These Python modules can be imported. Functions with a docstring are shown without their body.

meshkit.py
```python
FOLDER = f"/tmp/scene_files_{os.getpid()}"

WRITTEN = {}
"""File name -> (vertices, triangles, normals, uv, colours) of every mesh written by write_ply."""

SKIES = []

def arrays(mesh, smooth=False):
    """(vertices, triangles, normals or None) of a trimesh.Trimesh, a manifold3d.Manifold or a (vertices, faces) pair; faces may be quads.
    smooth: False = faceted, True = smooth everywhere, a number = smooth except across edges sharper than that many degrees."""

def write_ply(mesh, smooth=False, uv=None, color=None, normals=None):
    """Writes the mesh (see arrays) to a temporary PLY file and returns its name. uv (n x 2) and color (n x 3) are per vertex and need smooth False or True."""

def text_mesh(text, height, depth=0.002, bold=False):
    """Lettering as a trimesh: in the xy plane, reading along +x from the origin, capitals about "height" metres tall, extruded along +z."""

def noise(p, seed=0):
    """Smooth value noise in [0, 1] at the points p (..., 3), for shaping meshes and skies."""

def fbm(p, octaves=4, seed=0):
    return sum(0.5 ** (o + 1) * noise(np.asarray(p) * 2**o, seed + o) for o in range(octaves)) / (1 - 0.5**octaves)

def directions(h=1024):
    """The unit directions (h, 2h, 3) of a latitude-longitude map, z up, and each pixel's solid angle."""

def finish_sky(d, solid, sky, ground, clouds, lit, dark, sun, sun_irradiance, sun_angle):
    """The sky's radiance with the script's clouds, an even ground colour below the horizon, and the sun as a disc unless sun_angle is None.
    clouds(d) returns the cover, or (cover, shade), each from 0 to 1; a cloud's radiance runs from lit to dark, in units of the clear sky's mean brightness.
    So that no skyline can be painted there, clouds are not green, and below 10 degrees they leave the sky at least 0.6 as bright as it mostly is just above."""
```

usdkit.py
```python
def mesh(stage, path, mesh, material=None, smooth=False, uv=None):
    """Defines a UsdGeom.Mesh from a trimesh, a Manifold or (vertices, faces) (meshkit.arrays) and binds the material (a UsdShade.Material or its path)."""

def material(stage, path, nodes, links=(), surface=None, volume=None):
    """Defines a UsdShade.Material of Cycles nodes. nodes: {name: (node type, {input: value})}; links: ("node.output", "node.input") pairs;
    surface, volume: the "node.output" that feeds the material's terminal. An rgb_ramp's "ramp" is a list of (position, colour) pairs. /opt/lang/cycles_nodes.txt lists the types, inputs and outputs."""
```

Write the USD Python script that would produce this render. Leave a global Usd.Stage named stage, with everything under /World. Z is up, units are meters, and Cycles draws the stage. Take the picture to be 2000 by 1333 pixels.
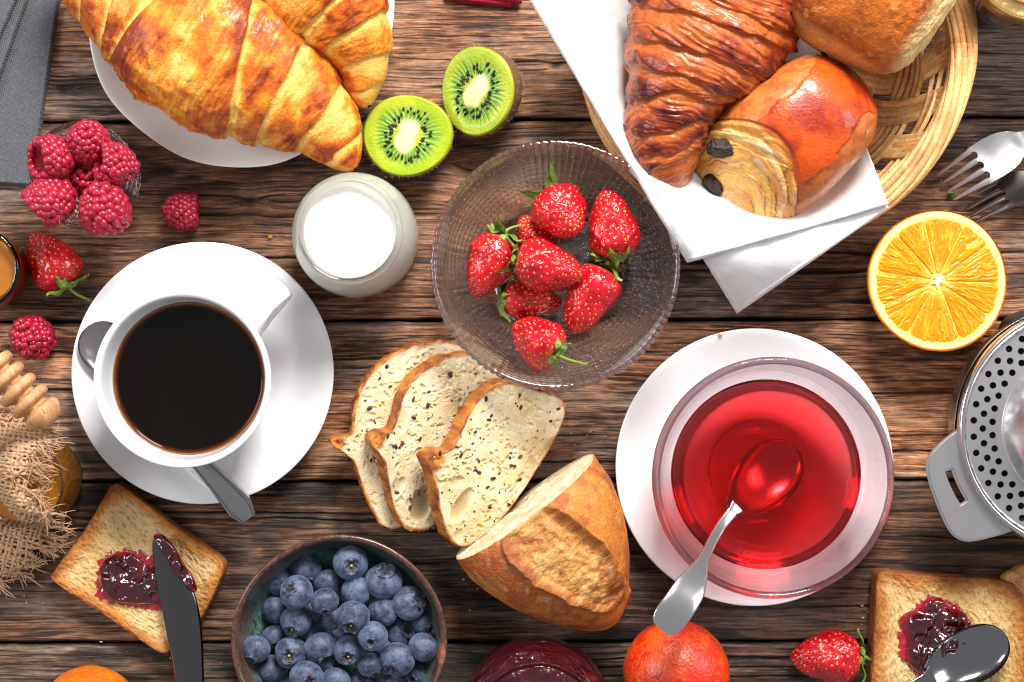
import math
import numpy as np
import trimesh
import usdkit
from meshkit import fbm, noise
from pxr import Gf, Sdf, Usd, UsdGeom, UsdLux, UsdShade, Vt
from scipy.interpolate import CubicSpline, PchipInterpolator
from scipy.spatial import cKDTree
from shapely.geometry import Point, Polygon
from shapely.ops import unary_union

stage = Usd.Stage.CreateInMemory()
UsdGeom.SetStageUpAxis(stage, UsdGeom.Tokens.z)
UsdGeom.SetStageMetersPerUnit(stage, 1.0)
world = UsdGeom.Xform.Define(stage, "/World")
UsdGeom.Scope.Define(stage, "/World/Looks")

# ------------------------------------------------------------------ camera
HC = 1.0            # the camera looks straight down from one metre above the boards
PX = 0.0003         # one pixel of the 2000 pixel photograph on the boards, in metres
cam = UsdGeom.Camera.Define(stage, "/World/camera")
cam.AddTranslateOp().Set(Gf.Vec3d(0, 0, HC))
cam.CreateHorizontalApertureAttr(36.0)
cam.CreateFocalLengthAttr(60.0)
cam.CreateClippingRangeAttr(Gf.Vec2f(0.05, 50.0))
cam.CreateFStopAttr(9.0)
cam.CreateFocusDistanceAttr(0.955)
cam.CreateExposureAttr(0.66)

# ------------------------------------------------------------------ light: two soft boxes and the dim room
dome = UsdLux.DomeLight.Define(stage, "/World/room_light")
dm = usdkit.material(stage, "/World/Looks/room_light", {"b": ("background_shader", {"color": (0.93, 0.95, 1.0), "strength": 0.23})}, surface="b.background")
UsdShade.MaterialBindingAPI.Apply(dome.GetPrim()).Bind(dm)


def softbox(name, pos, target, w, h, intensity, color):
    l = UsdLux.RectLight.Define(stage, "/World/" + name)
    l.CreateWidthAttr(w)
    l.CreateHeightAttr(h)
    l.CreateIntensityAttr(intensity)
    l.CreateColorAttr(Gf.Vec3f(*color))
    m = Gf.Matrix4d()
    m.SetLookAt(Gf.Vec3d(*pos), Gf.Vec3d(*target), Gf.Vec3d(0, 0, 1))
    l.AddTransformOp().Set(m.GetInverse())
    return l


softbox("softbox", (0.22, 0.95, 0.95), (0.02, 0.02, 0), 0.50, 0.34, 43.0, (1.0, 0.975, 0.95))
softbox("softbox_001", (1.15, 0.30, 0.72), (0.1, 0.0, 0), 0.5, 0.42, 5.5, (1.0, 0.96, 0.97))
softbox("softbox_002", (-1.05, 0.18, 0.85), (-0.1, 0.0, 0), 0.45, 0.45, 7.5, (0.98, 0.98, 1.0))

# ------------------------------------------------------------------ helpers: naming
used = {}


def unique(path):
    k = used.get(path, -1) + 1
    used[path] = k
    return path if k == 0 else f"{path}_{k:03d}"


def P(px, py, z=0.0):
    s = PX * (1 - z / HC)
    return np.array([(px - 1000) * s, (666.5 - py) * s, z])


def L(n, z=0.0):
    return n * PX * (1 - z / HC)


class Thing:
    def __init__(self, name, label, cat, loc=(0, 0, 0), group=None, kind=None):
        self.path = unique("/World/" + name)
        self.loc = np.array(loc, float)
        x = UsdGeom.Xform.Define(stage, self.path)
        x.AddTransformOp().Set(Gf.Matrix4d().SetTranslate(Gf.Vec3d(*map(float, self.loc))))
        self.prim = x.GetPrim()
        tag(self.prim, label, cat, group, kind)


def tag(prim, label=None, cat=None, group=None, kind=None):
    for k, v in (("label", label), ("category", cat), ("group", group), ("kind", kind)):
        if v:
            prim.SetCustomDataByKey(k, v)


def quads2tris(f):
    f = np.asarray(f)
    return np.vstack([f[:, [0, 1, 2]], f[:, [0, 2, 3]]]) if f.shape[1] == 4 else f


def vnormals(v, f):
    n = np.zeros_like(v)
    fn = np.cross(v[f[:, 1]] - v[f[:, 0]], v[f[:, 2]] - v[f[:, 0]])
    for k in range(3):
        np.add.at(n, f[:, k], fn)
    l = np.linalg.norm(n, axis=1, keepdims=True)
    return np.where(l > 0, n / np.maximum(l, 1e-30), [0, 0, 1.0])


def part(parent, name, mesh, mat, col=None, smooth=True, label=None, kind=None, local=False, attrs=None, root=None):
    """One Mesh prim under a thing or a part; mesh in world coordinates unless local."""
    if isinstance(parent, Thing):
        base, loc = parent.path, parent.loc
    elif isinstance(parent, tuple):
        base, loc = parent
    else:
        base, loc = "/World", np.zeros(3)
    path = unique(base + "/" + name)
    if hasattr(mesh, "vertices"):
        v, f = np.array(mesh.vertices, float), np.array(mesh.faces)
    else:
        v, f = np.array(mesh[0], float), quads2tris(mesh[1])
    if not local:
        v = v - loc
    m = usdkit.mesh(stage, path, (v, f), M[mat], smooth=smooth)
    if col is not None:
        UsdGeom.PrimvarsAPI(m).CreatePrimvar("col", Sdf.ValueTypeNames.Color3fArray, "vertex").Set(Vt.Vec3fArray.FromNumpy(np.clip(col, 0, 1).astype(np.float32)))
    for k, a in (attrs or {}).items():
        t = Sdf.ValueTypeNames.Float3Array if np.ndim(a) == 2 else Sdf.ValueTypeNames.FloatArray
        UsdGeom.PrimvarsAPI(m).CreatePrimvar(k, t, "vertex").Set((Vt.Vec3fArray if np.ndim(a) == 2 else Vt.FloatArray).FromNumpy(np.asarray(a, np.float32)))
    tag(m.GetPrim(), label, None, None, kind)
    return (path, loc)


def single(name, mesh, mat, label, cat, group=None, kind=None, col=None, smooth=True, attrs=None):
    p = part(None, name, mesh, mat, col=col, smooth=smooth, attrs=attrs)
    tag(stage.GetPrimAtPath(p[0]), label, cat, group, kind)
    return p


def copy_of(first, mat4, label, group=None):
    base = first.path.split("/")[-1].rstrip("0123456789").rstrip("_")
    path = unique("/World/" + base)
    x = UsdGeom.Xform.Define(stage, path)
    p = x.GetPrim()
    p.GetReferences().AddInternalReference(Sdf.Path(first.path))
    p.SetInstanceable(True)
    x.ClearXformOpOrder()
    x.AddTransformOp().Set(Gf.Matrix4d(*[float(a) for a in np.asarray(mat4).T.ravel()]))
    p.SetCustomDataByKey("label", label)
    if group:
        p.SetCustomDataByKey("group", group)
    return p


def place(thing, mat4):
    UsdGeom.Xformable(thing.prim).GetOrderedXformOps()[0].Set(Gf.Matrix4d(*[float(a) for a in np.asarray(mat4).T.ravel()]))


def frame(z_axis, roll=0.0, pos=(0, 0, 0), scale=1.0):
    """4x4 that takes local +z to z_axis, rolled about it."""
    z = np.array(z_axis, float)
    z /= np.linalg.norm(z)
    h = np.array([1, 0, 0]) if abs(z[0]) < 0.8 else np.array([0, 1, 0])
    x = np.cross(h, z)
    x /= np.linalg.norm(x)
    y = np.cross(z, x)
    c, s = math.cos(roll), math.sin(roll)
    m = np.eye(4)
    m[:3, 0] = (x * c + y * s) * scale
    m[:3, 1] = (-x * s + y * c) * scale
    m[:3, 2] = z * scale
    m[:3, 3] = pos
    return m


def xf(m, v):
    return v @ m[:3, :3].T + m[:3, 3]


# ------------------------------------------------------------------ helpers: shapes
def grid_faces(nu, nv, wrap=True):
    i = np.arange(nu - 1)[:, None]
    j = np.arange(nv if wrap else nv - 1)[None, :]
    a = i * nv + j
    b = i * nv + (j + 1) % nv
    c = (i + 1) * nv + (j + 1) % nv
    d = (i + 1) * nv + j
    return np.stack([a, b, c, d], -1).reshape(-1, 4)


def join(*ms):
    vs, fs, n = [], [], 0
    for m in ms:
        if hasattr(m, "vertices"):
            v, f = np.array(m.vertices), np.array(m.faces)
        else:
            v, f = np.array(m[0]), quads2tris(m[1])
        vs.append(v)
        fs.append(f + n)
        n += len(v)
    return np.vstack(vs), np.vstack(fs)


def chaikin(p, n=2, closed=False):
    p = np.asarray(p, float)
    for _ in range(n):
        if closed:
            q = np.roll(p, -1, 0)
            p = np.stack([.75 * p + .25 * q, .25 * p + .75 * q], 1).reshape(-1, p.shape[1])
        else:
            a, b = p[:-1], p[1:]
            m = np.stack([.75 * a + .25 * b, .25 * a + .75 * b], 1).reshape(-1, p.shape[1])
            p = np.vstack([p[:1], m, p[-1:]])
    return p


def resample(p, n, closed=False):
    p = np.asarray(p, float)
    if closed:
        p = np.vstack([p, p[:1]])
    d = np.r_[0, np.cumsum(np.linalg.norm(np.diff(p, axis=0), axis=1))]
    t = np.linspace(0, d[-1], n, endpoint=not closed)
    return np.stack([np.interp(t, d, p[:, k]) for k in range(p.shape[1])], 1)


def curve(p, n):
    p = np.asarray(p, float)
    d = np.r_[0, np.cumsum(np.linalg.norm(np.diff(p, axis=0), axis=1))]
    return CubicSpline(d, p, axis=0)(np.linspace(0, d[-1], n))


def lathe(profile, n=96, center=(0, 0, 0), smooth=0, mod=None):
    """Profile (r, z) turned about the z axis; listed from the bottom axis round the outside to the inside."""
    p = np.asarray(profile, float)
    if smooth:
        p = chaikin(p, smooth)
    th = np.linspace(0, 2 * np.pi, n, endpoint=False)
    r = np.maximum(p[:, 0], 1e-6)[:, None] * np.ones(n)
    z = p[:, 1][:, None] * np.ones(n)
    if mod is not None:
        r, z = mod(r, z, th[None, :] * np.ones_like(r))
    v = np.stack([r * np.cos(th), r * np.sin(th), z], -1).reshape(-1, 3) + np.asarray(center)
    return v, quads2tris(grid_faces(len(p), n))


def tube(path, rad, n=8, cap=True, flat=1.0):
    """Round bar along a path; rad a number or one per point; flat squeezes it in z."""
    path = np.asarray(path, float)
    rad = np.broadcast_to(np.asarray(rad, float), (len(path),)).copy()
    t = np.gradient(path, axis=0)
    t /= np.maximum(np.linalg.norm(t, axis=1, keepdims=True), 1e-12)
    a = np.empty_like(t)
    up = np.array([0, 0, 1.0])
    if abs(t[0] @ up) > 0.9:
        up = np.array([1.0, 0, 0])
    a[0] = up - t[0] * (up @ t[0])
    for i in range(1, len(t)):
        a[i] = a[i - 1] - t[i] * (a[i - 1] @ t[i])
        a[i] /= max(np.linalg.norm(a[i]), 1e-12)
    a[0] /= np.linalg.norm(a[0])
    b = np.cross(t, a)
    th = np.linspace(0, 2 * np.pi, n, endpoint=False)
    ring = a[:, None] * (np.cos(th) * flat)[None, :, None] + b[:, None] * np.sin(th)[None, :, None]
    v = path[:, None] + ring * rad[:, None, None]
    if cap:
        v = np.concatenate([np.repeat(path[:1, None], n, 1), v, np.repeat(path[-1:, None], n, 1)])
    return v.reshape(-1, 3), quads2tris(grid_faces(len(v), n))


def loft(spine, nu, nphi, expo=2.0, flat_bottom=0.0, ease=0.55):
    """A rounded body along a spine of rows (x, y, z, half width, half height). Returns (V[nu,nphi,3], u, phi, faces); phi 90 degrees is up."""
    s = np.asarray(spine, float)
    d = np.r_[0, np.cumsum(np.linalg.norm(np.diff(s[:, :3], axis=0), axis=1))]
    d /= d[-1]
    lin = np.linspace(0, 1, nu)
    u = (1 - ease) * lin + ease * (1 - np.cos(np.pi * lin)) / 2
    c = CubicSpline(d, s[:, :3], axis=0)
    path = c(u)
    rx = np.sqrt(np.maximum(PchipInterpolator(d, s[:, 3] ** 2)(u), 1e-10))
    rz = np.sqrt(np.maximum(PchipInterpolator(d, s[:, 4] ** 2)(u), 1e-10))
    t = c(u, 1)
    t[:, 2] = 0
    t /= np.linalg.norm(t, axis=1, keepdims=True)
    side = np.stack([-t[:, 1], t[:, 0], 0 * u], 1)
    phi = np.linspace(0, 2 * np.pi, nphi, endpoint=False)
    cs, sn = np.cos(phi), np.sin(phi)
    cx = np.sign(cs) * np.abs(cs) ** (2 / expo)
    sz = np.sign(sn) * np.abs(sn) ** (2 / expo)
    if flat_bottom:
        sz = np.where(sz < 0, sz * (1 - flat_bottom), sz)
    v = path[:, None] + side[:, None] * (rx[:, None] * cx)[..., None]
    v[..., 2] += rz[:, None] * sz
    return v, u, phi, quads2tris(grid_faces(nu, nphi))[:, ::-1]


def pad(boundary, profile, center=None, n_theta=None):
    """A slab whose outline is a closed curve (star-shaped about center); profile rows (t, z) run from the top centre round the rim to the bottom centre."""
    b = np.asarray(boundary, float)
    if n_theta:
        b = resample(b, n_theta, True)
    area = 0.5 * np.sum(b[:, 0] * np.roll(b[:, 1], -1) - np.roll(b[:, 0], -1) * b[:, 1])
    if area < 0:
        b = b[::-1]
    c = b.mean(0) if center is None else np.asarray(center, float)
    pr = np.asarray(profile, float)
    t = np.maximum(pr[:, 0], 1e-5)
    xy = c + t[:, None, None] * (b - c)[None]
    z = np.broadcast_to(pr[:, 1][:, None], xy.shape[:2])
    v = np.concatenate([xy, z[..., None]], -1)
    return v.reshape(-1, 3), quads2tris(grid_faces(len(pr), len(b)))[:, ::-1]


def round_profile(t_in, h, r, n_top=60, n_edge=8, z0=0.0, bottom=True):
    """Top disc, rounded rim and bottom, for pad(): t_in = where the rim rounding starts."""
    rows = [(t, z0 + h) for t in np.linspace(0, t_in, n_top)]
    for a in np.linspace(0, np.pi / 2, n_edge)[1:]:
        rows.append((t_in + (1 - t_in) * math.sin(a), z0 + h - r * (1 - math.cos(a))))
    for a in np.linspace(0, np.pi / 2, n_edge)[0:]:
        rows.append((1 - (1 - t_in) * (1 - math.cos(a)) , z0 + r - r * math.sin(a)))
    if bottom:
        rows += [(t, z0) for t in np.linspace(t_in, 0, 6)[1:]]
    return rows


def extrude(poly, h, z0=0.0, bevel=0.0):
    m = trimesh.creation.extrude_polygon(poly, h, engine="earcut")
    m.apply_translation([0, 0, z0])
    return m


def smoothstep(x, a, b):
    t = np.clip((x - a) / (b - a), 0, 1)
    return t * t * (3 - 2 * t)


def mixc(a, b, t):
    t = np.asarray(t)[..., None]
    return np.asarray(a) * (1 - t) + np.asarray(b) * t


def pxpoly(pts, z=0.0):
    return np.array([P(x, y, z)[:2] for x, y in pts])


# ------------------------------------------------------------------ materials
M = {}


def mat(name, nodes, links, surface="p.BSDF", volume=None):
    M[name] = usdkit.material(stage, "/World/Looks/" + name, nodes, links, surface=surface, volume=volume)


def plain(name, color, rough=0.5, bump=None, **kw):
    nodes = {"p": ("principled_bsdf", {"base_color": color, "roughness": rough, **kw})}
    links = []
    if bump:
        sc, dist, detail = bump
        nodes |= {"g": ("geometry", {}), "n": ("noise_texture", {"scale": sc, "detail": detail}), "b": ("bump", {"strength": 1.0, "distance": dist})}
        links += [("g.position", "n.vector"), ("n.fac", "b.height"), ("b.normal", "p.normal")]
    mat(name, nodes, links)


def painted(name, rough=0.5, fine=(1200, 0.75, 1.2), bump=None, rough_noise=None, stretch=None, bump2=None, **kw):
    """Base colour from the mesh's own colouring, varied by fine grain."""
    nodes = {"a": ("attribute", {"attribute": "col"}), "g": ("geometry", {}), "n": ("noise_texture", {"scale": fine[0], "detail": 3.0}),
             "r": ("map_range", {"from_min": 0.3, "from_max": 0.7, "to_min": fine[1], "to_max": fine[2]}),
             "m": ("vector_math", {"math_type": "scale"}), "p": ("principled_bsdf", {"roughness": rough, **kw})}
    links = [("g.position", "n.vector"), ("n.fac", "r.value"), ("a.color", "m.vector1"), ("r.result", "m.scale"), ("m.vector", "p.base_color")]
    if bump:
        nodes |= {"n2": ("noise_texture", {"scale": bump[0], "detail": bump[2]}), "b": ("bump", {"strength": 1.0, "distance": bump[1]})}
        links += [("g.position", "n2.vector"), ("n2.fac", "b.height"), ("b.normal", "p.normal")]
    if rough_noise:
        nodes |= {"n3": ("noise_texture", {"scale": rough_noise[0], "detail": 2.0}), "r3": ("map_range", {"from_min": 0.35, "from_max": 0.65, "to_min": rough_noise[1], "to_max": rough_noise[2]})}
        links += [("g.position", "n3.vector"), ("n3.fac", "r3.value"), ("r3.result", "p.roughness")]
    mat(name, nodes, links)


painted("pastry", 0.42, (700, 0.8, 1.15), (900, 0.0005, 4.0), (260, 0.3, 0.65), coat_weight=0.22, coat_roughness=0.2, specular_ior_level=0.3)
painted("glazed_pastry", 0.35, (500, 0.85, 1.12), (700, 0.00035, 4.0), (200, 0.25, 0.5), coat_weight=0.3, coat_roughness=0.16, specular_ior_level=0.3)
painted("crumb", 0.85, (1500, 0.8, 1.12), (1400, 0.0006, 4.0))
painted("crust", 0.62, (900, 0.7, 1.2), (1000, 0.0006, 4.0))
painted("berry", 0.24, (600, 0.9, 1.08), None, coat_weight=0.3, coat_roughness=0.12, subsurface_weight=0.12, subsurface_scale=0.003)
painted("leaf", 0.5, (900, 0.75, 1.2), (900, 0.0003, 3.0))
painted("matte", 0.7, (900, 0.85, 1.12))
painted("citrus_peel", 0.34, (700, 0.9, 1.08), (650, 0.0006, 1.0), coat_weight=0.25, coat_roughness=0.2)
painted("juicy", 0.3, (900, 0.92, 1.08), (900, 0.0003, 2.0), coat_weight=0.18, coat_roughness=0.1, specular_ior_level=0.3)
painted("glazed_stoneware", 0.3, (500, 0.6, 1.25), (500, 0.0003, 3.0), coat_weight=0.4, coat_roughness=0.15)
painted("reed", 0.5, (500, 0.75, 1.2), (700, 0.0003, 3.0))
painted("jam", 0.12, (300, 0.7, 1.3), None, coat_weight=1.0, coat_roughness=0.04)
painted("turned_wood", 0.55, (900, 0.85, 1.12), (900, 0.0002, 3.0))
plain("porcelain", (0.76, 0.755, 0.76), 0.12, coat_weight=0.3, coat_roughness=0.05)
plain("cream_porcelain", (0.87, 0.83, 0.78), 0.15, coat_weight=0.3, coat_roughness=0.05)
plain("steel", (0.66, 0.64, 0.64), 0.2, (900, 0.00002, 2.0), metallic=1.0)
plain("brushed_steel", (0.62, 0.6, 0.6), 0.36, (700, 0.00004, 3.0), metallic=1.0)
plain("blade_steel", (0.15, 0.148, 0.15), 0.15, (900, 0.00002, 2.0), metallic=1.0)
plain("dark_steel", (0.42, 0.40, 0.40), 0.24, (900, 0.00002, 2.0), metallic=1.0)
plain("spoon_steel", (0.30, 0.29, 0.30), 0.14, (900, 0.00002, 2.0), metallic=1.0)
plain("black_plastic", (0.012, 0.012, 0.013), 0.35)
plain("yogurt", (0.74, 0.72, 0.685), 0.35, (60, 0.0008, 1.0), subsurface_weight=0.2, subsurface_scale=0.004)
plain("chocolate", (0.022, 0.008, 0.006), 0.55, (600, 0.0012, 5.0))
plain("seed_gold", (0.72, 0.42, 0.06), 0.4)
plain("seed_brown", (0.05, 0.018, 0.012), 0.45)
plain("seed_black", (0.008, 0.006, 0.006), 0.25)
plain("seed_yellow", (0.75, 0.52, 0.10), 0.6)
plain("stem_green", (0.18, 0.27, 0.03), 0.5)
plain("jute", (0.56, 0.34, 0.19), 0.85, (2500, 0.0004, 3.0))
plain("glass", (1, 1, 1), 0.0, transmission_weight=1.0, ior=1.42)


def half_clear(name, color, ior, clear, tint, sheen, rough):
    """Glass whose body bends part of the light and lets the rest straight through, with a soft gloss."""
    mat(name, {"g": ("glass_bsdf", {"color": color, "IOR": ior, "roughness": 0.0}), "t": ("transparent_bsdf", {"color": tint}), "s": ("glossy_bsdf", {"color": (0.92, 0.96, 1.0), "roughness": rough}),
               "m1": ("mix_closure", {"fac": clear}), "m2": ("mix_closure", {"fac": sheen})},
        [("g.BSDF", "m1.closure1"), ("t.BSDF", "m1.closure2"), ("m1.closure", "m2.closure1"), ("s.BSDF", "m2.closure2")], surface="m2.closure")


half_clear("bowl_clear_glass", (1, 0.96, 0.975), 1.40, 0.13, (1.0, 0.94, 0.96), 0.004, 0.1)
half_clear("bowl_glass", (0.985, 0.993, 1.0), 1.47, 0.2, (0.985, 0.99, 1.0), 0.05, 0.07)
plain("jar_glass", (0.93, 1.0, 0.95), 0.0, transmission_weight=1.0, ior=1.42)

plain("amber_glass", (0.8, 0.42, 0.1), 0.03, transmission_weight=1.0, ior=1.48)
plain("honey", (0.36, 0.13, 0.012), 0.06, coat_weight=0.6, coat_roughness=0.03)
plain("dark_contents", (0.012, 0.007, 0.005), 0.35, (160, 0.003, 3.0))
mat("tea", {"p": ("glass_bsdf", {"color": (1, 1, 1), "IOR": 1.33, "roughness": 0.0}), "v": ("absorption_volume", {"color": (0.995, 0.02, 0.045), "density": 120.0})}, [], surface="p.BSDF", volume="v.volume")
# coffee: brown where the skin of liquid is thin against the cup
mat("coffee", {"a": ("attribute", {"attribute": "col"}), "p": ("principled_bsdf", {"roughness": 0.03, "ior": 1.33})}, [("a.color", "p.base_color")])


def cloth(name, color, pitch, dist, vary=(0.85, 1.12), rough=0.9, angle=0.0):
    nodes = {"g": ("geometry", {}), "mp": ("mapping", {"rotation": (0, 0, angle)}),
             "w1": ("wave_texture", {"scale": 0.314 / pitch, "bands_direction": "x", "distortion": 1.2, "detail": 2.0, "detail_scale": 2.0}),
             "w2": ("wave_texture", {"scale": 0.314 / pitch, "bands_direction": "y", "distortion": 1.2, "detail": 2.0, "detail_scale": 2.0}),
             "x": ("math", {"math_type": "multiply"}), "n": ("noise_texture", {"scale": 500.0, "detail": 4.0}),
             "ad": ("math", {"math_type": "add"}), "h": ("math", {"math_type": "multiply", "value2": 0.5}),
             "b": ("bump", {"strength": 1.0, "distance": dist}), "r": ("map_range", {"from_min": 0.1, "from_max": 0.8, "to_min": vary[0], "to_max": vary[1]}),
             "c": ("color", {"value": color}), "m": ("vector_math", {"math_type": "scale"}),
             "p": ("principled_bsdf", {"roughness": rough, "sheen_weight": 0.05})}
    links = [("g.position", "mp.vector"), ("mp.vector", "w1.vector"), ("mp.vector", "w2.vector"), ("w1.fac", "x.value1"), ("w2.fac", "x.value2"),
             ("g.position", "n.vector"), ("x.value", "ad.value1"), ("n.fac", "ad.value2"), ("ad.value", "h.value1"), ("h.value", "b.height"), ("h.value", "r.value"),
             ("c.color", "m.vector1"), ("r.result", "m.scale"), ("m.vector", "p.base_color"), ("b.normal", "p.normal")]
    mat(name, nodes, links)


cloth("white_linen", (0.84, 0.82, 0.81), 0.0011, 0.00018, (0.95, 1.04), angle=0.6)
cloth("grey_linen", (0.115, 0.118, 0.13), 0.0012, 0.0006, (0.45, 1.4), angle=1.3)
cloth("red_linen", (0.50, 0.006, 0.05), 0.0011, 0.0004, angle=0.1)

# weathered boards: gc is the place in the board with the grain bent round its knots
mat("old_wood", {
    "a": ("attribute", {"attribute": "gc"}), "t": ("attribute", {"attribute": "tone"}), "cr": ("attribute", {"attribute": "crack"}),
    "m1": ("mapping", {"scale": (15.0, 330.0, 1.0)}), "n1": ("noise_texture", {"scale": 1.0, "detail": 10.0, "roughness": 0.72}),
    "m2": ("mapping", {"scale": (60.0, 1100.0, 1.0)}), "n2": ("noise_texture", {"scale": 1.0, "detail": 5.0, "roughness": 0.65}),
    "m3": ("mapping", {"scale": (13.0, 45.0, 1.0)}), "n3": ("noise_texture", {"scale": 1.0, "detail": 7.0, "roughness": 0.62}),
    "m4": ("mapping", {"scale": (20.0, 620.0, 1.0)}), "n4": ("noise_texture", {"scale": 1.0, "detail": 4.0, "roughness": 0.55}),
    "m5": ("mapping", {"scale": (150.0, 420.0, 1.0)}), "n5": ("noise_texture", {"scale": 1.0, "detail": 6.0, "roughness": 0.7}),
    "base": ("rgb_ramp", {"ramp": [(0.28, (0.024, 0.012, 0.008)), (0.42, (0.085, 0.040, 0.020)), (0.52, (0.17, 0.080, 0.036)), (0.62, (0.26, 0.125, 0.052)), (0.78, (0.36, 0.21, 0.11))]}),
    "grey": ("rgb_ramp", {"ramp": [(0.28, (0.040, 0.028, 0.023)), (0.45, (0.13, 0.096, 0.080)), (0.6, (0.25, 0.195, 0.165)), (0.8, (0.36, 0.295, 0.26))]}),
    "gm": ("map_range", {"from_min": 0.36, "from_max": 0.56, "to_min": 0.0, "to_max": 1.0, "clamp": True}),
    "mx": ("mix", {}),
    "fib": ("map_range", {"from_min": 0.32, "from_max": 0.66, "to_min": 0.44, "to_max": 1.35, "clamp": True}),
    "mul1": ("vector_math", {"math_type": "scale"}), "mul6": ("vector_math", {"math_type": "scale"}), "sp": ("map_range", {"from_min": 0.32, "from_max": 0.68, "to_min": 0.62, "to_max": 1.36, "clamp": True}),
    "crk": ("map_range", {"from_min": 0.40, "from_max": 0.44, "to_min": 0.22, "to_max": 1.0, "clamp": True}),
    "mul2": ("vector_math", {"math_type": "scale"}),
    "fs": ("math", {"math_type": "multiply_add", "value2": 0.55, "value3": -0.27}), "fa": ("math", {"math_type": "add"}), "st": ("map_range", {"from_min": 0.32, "from_max": 0.46, "to_min": 0.36, "to_max": 1.0, "clamp": True}),
    "mul3": ("vector_math", {"math_type": "scale"}),
    "mul4": ("vector_math", {"math_type": "multiply"}),
    "s1": ("math", {"math_type": "multiply_add", "value2": 0.45}), "s2": ("math", {"math_type": "multiply_add", "value2": 0.5}),
    "b": ("bump", {"strength": 1.0, "distance": 0.0008}),
    "rr": ("map_range", {"from_min": 0.3, "from_max": 0.7, "to_min": 0.75, "to_max": 0.42}),
    "mul5": ("vector_math", {"math_type": "scale"}),
    "p": ("principled_bsdf", {"specular_ior_level": 0.45})},
    [("a.vector", "m1.vector"), ("a.vector", "m2.vector"), ("a.vector", "m3.vector"), ("a.vector", "m4.vector"), ("a.vector", "m5.vector"),
     ("m1.vector", "n1.vector"), ("m2.vector", "n2.vector"), ("m3.vector", "n3.vector"), ("m4.vector", "n4.vector"), ("m5.vector", "n5.vector"),
     ("n1.fac", "base.fac"), ("n1.fac", "grey.fac"), ("fa.value", "gm.value"), ("gm.result", "mx.fac"), ("base.color", "mx.color1"), ("grey.color", "mx.color2"),
     ("n2.fac", "fib.value"), ("mx.color", "mul1.vector1"), ("fib.result", "mul1.scale"),
     ("n5.fac", "sp.value"), ("mul1.vector", "mul6.vector1"), ("sp.result", "mul6.scale"), ("n4.fac", "crk.value"), ("mul6.vector", "mul2.vector1"), ("crk.result", "mul2.scale"),
     ("n2.fac", "fs.value1"), ("fs.value", "fa.value1"), ("n3.fac", "fa.value2"), ("fa.value", "st.value"), ("mul2.vector", "mul3.vector1"), ("st.result", "mul3.scale"),
     ("mul3.vector", "mul4.vector1"), ("t.color", "mul4.vector2"), ("mul4.vector", "mul5.vector1"), ("cr.fac", "mul5.scale"), ("mul5.vector", "p.base_color"),
     ("n2.fac", "s1.value1"), ("n1.fac", "s1.value3"), ("crk.result", "s2.value1"), ("s1.value", "s2.value3"), ("s2.value", "b.height"), ("b.normal", "p.normal"),
     ("n1.fac", "rr.value"), ("rr.result", "p.roughness")])

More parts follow.
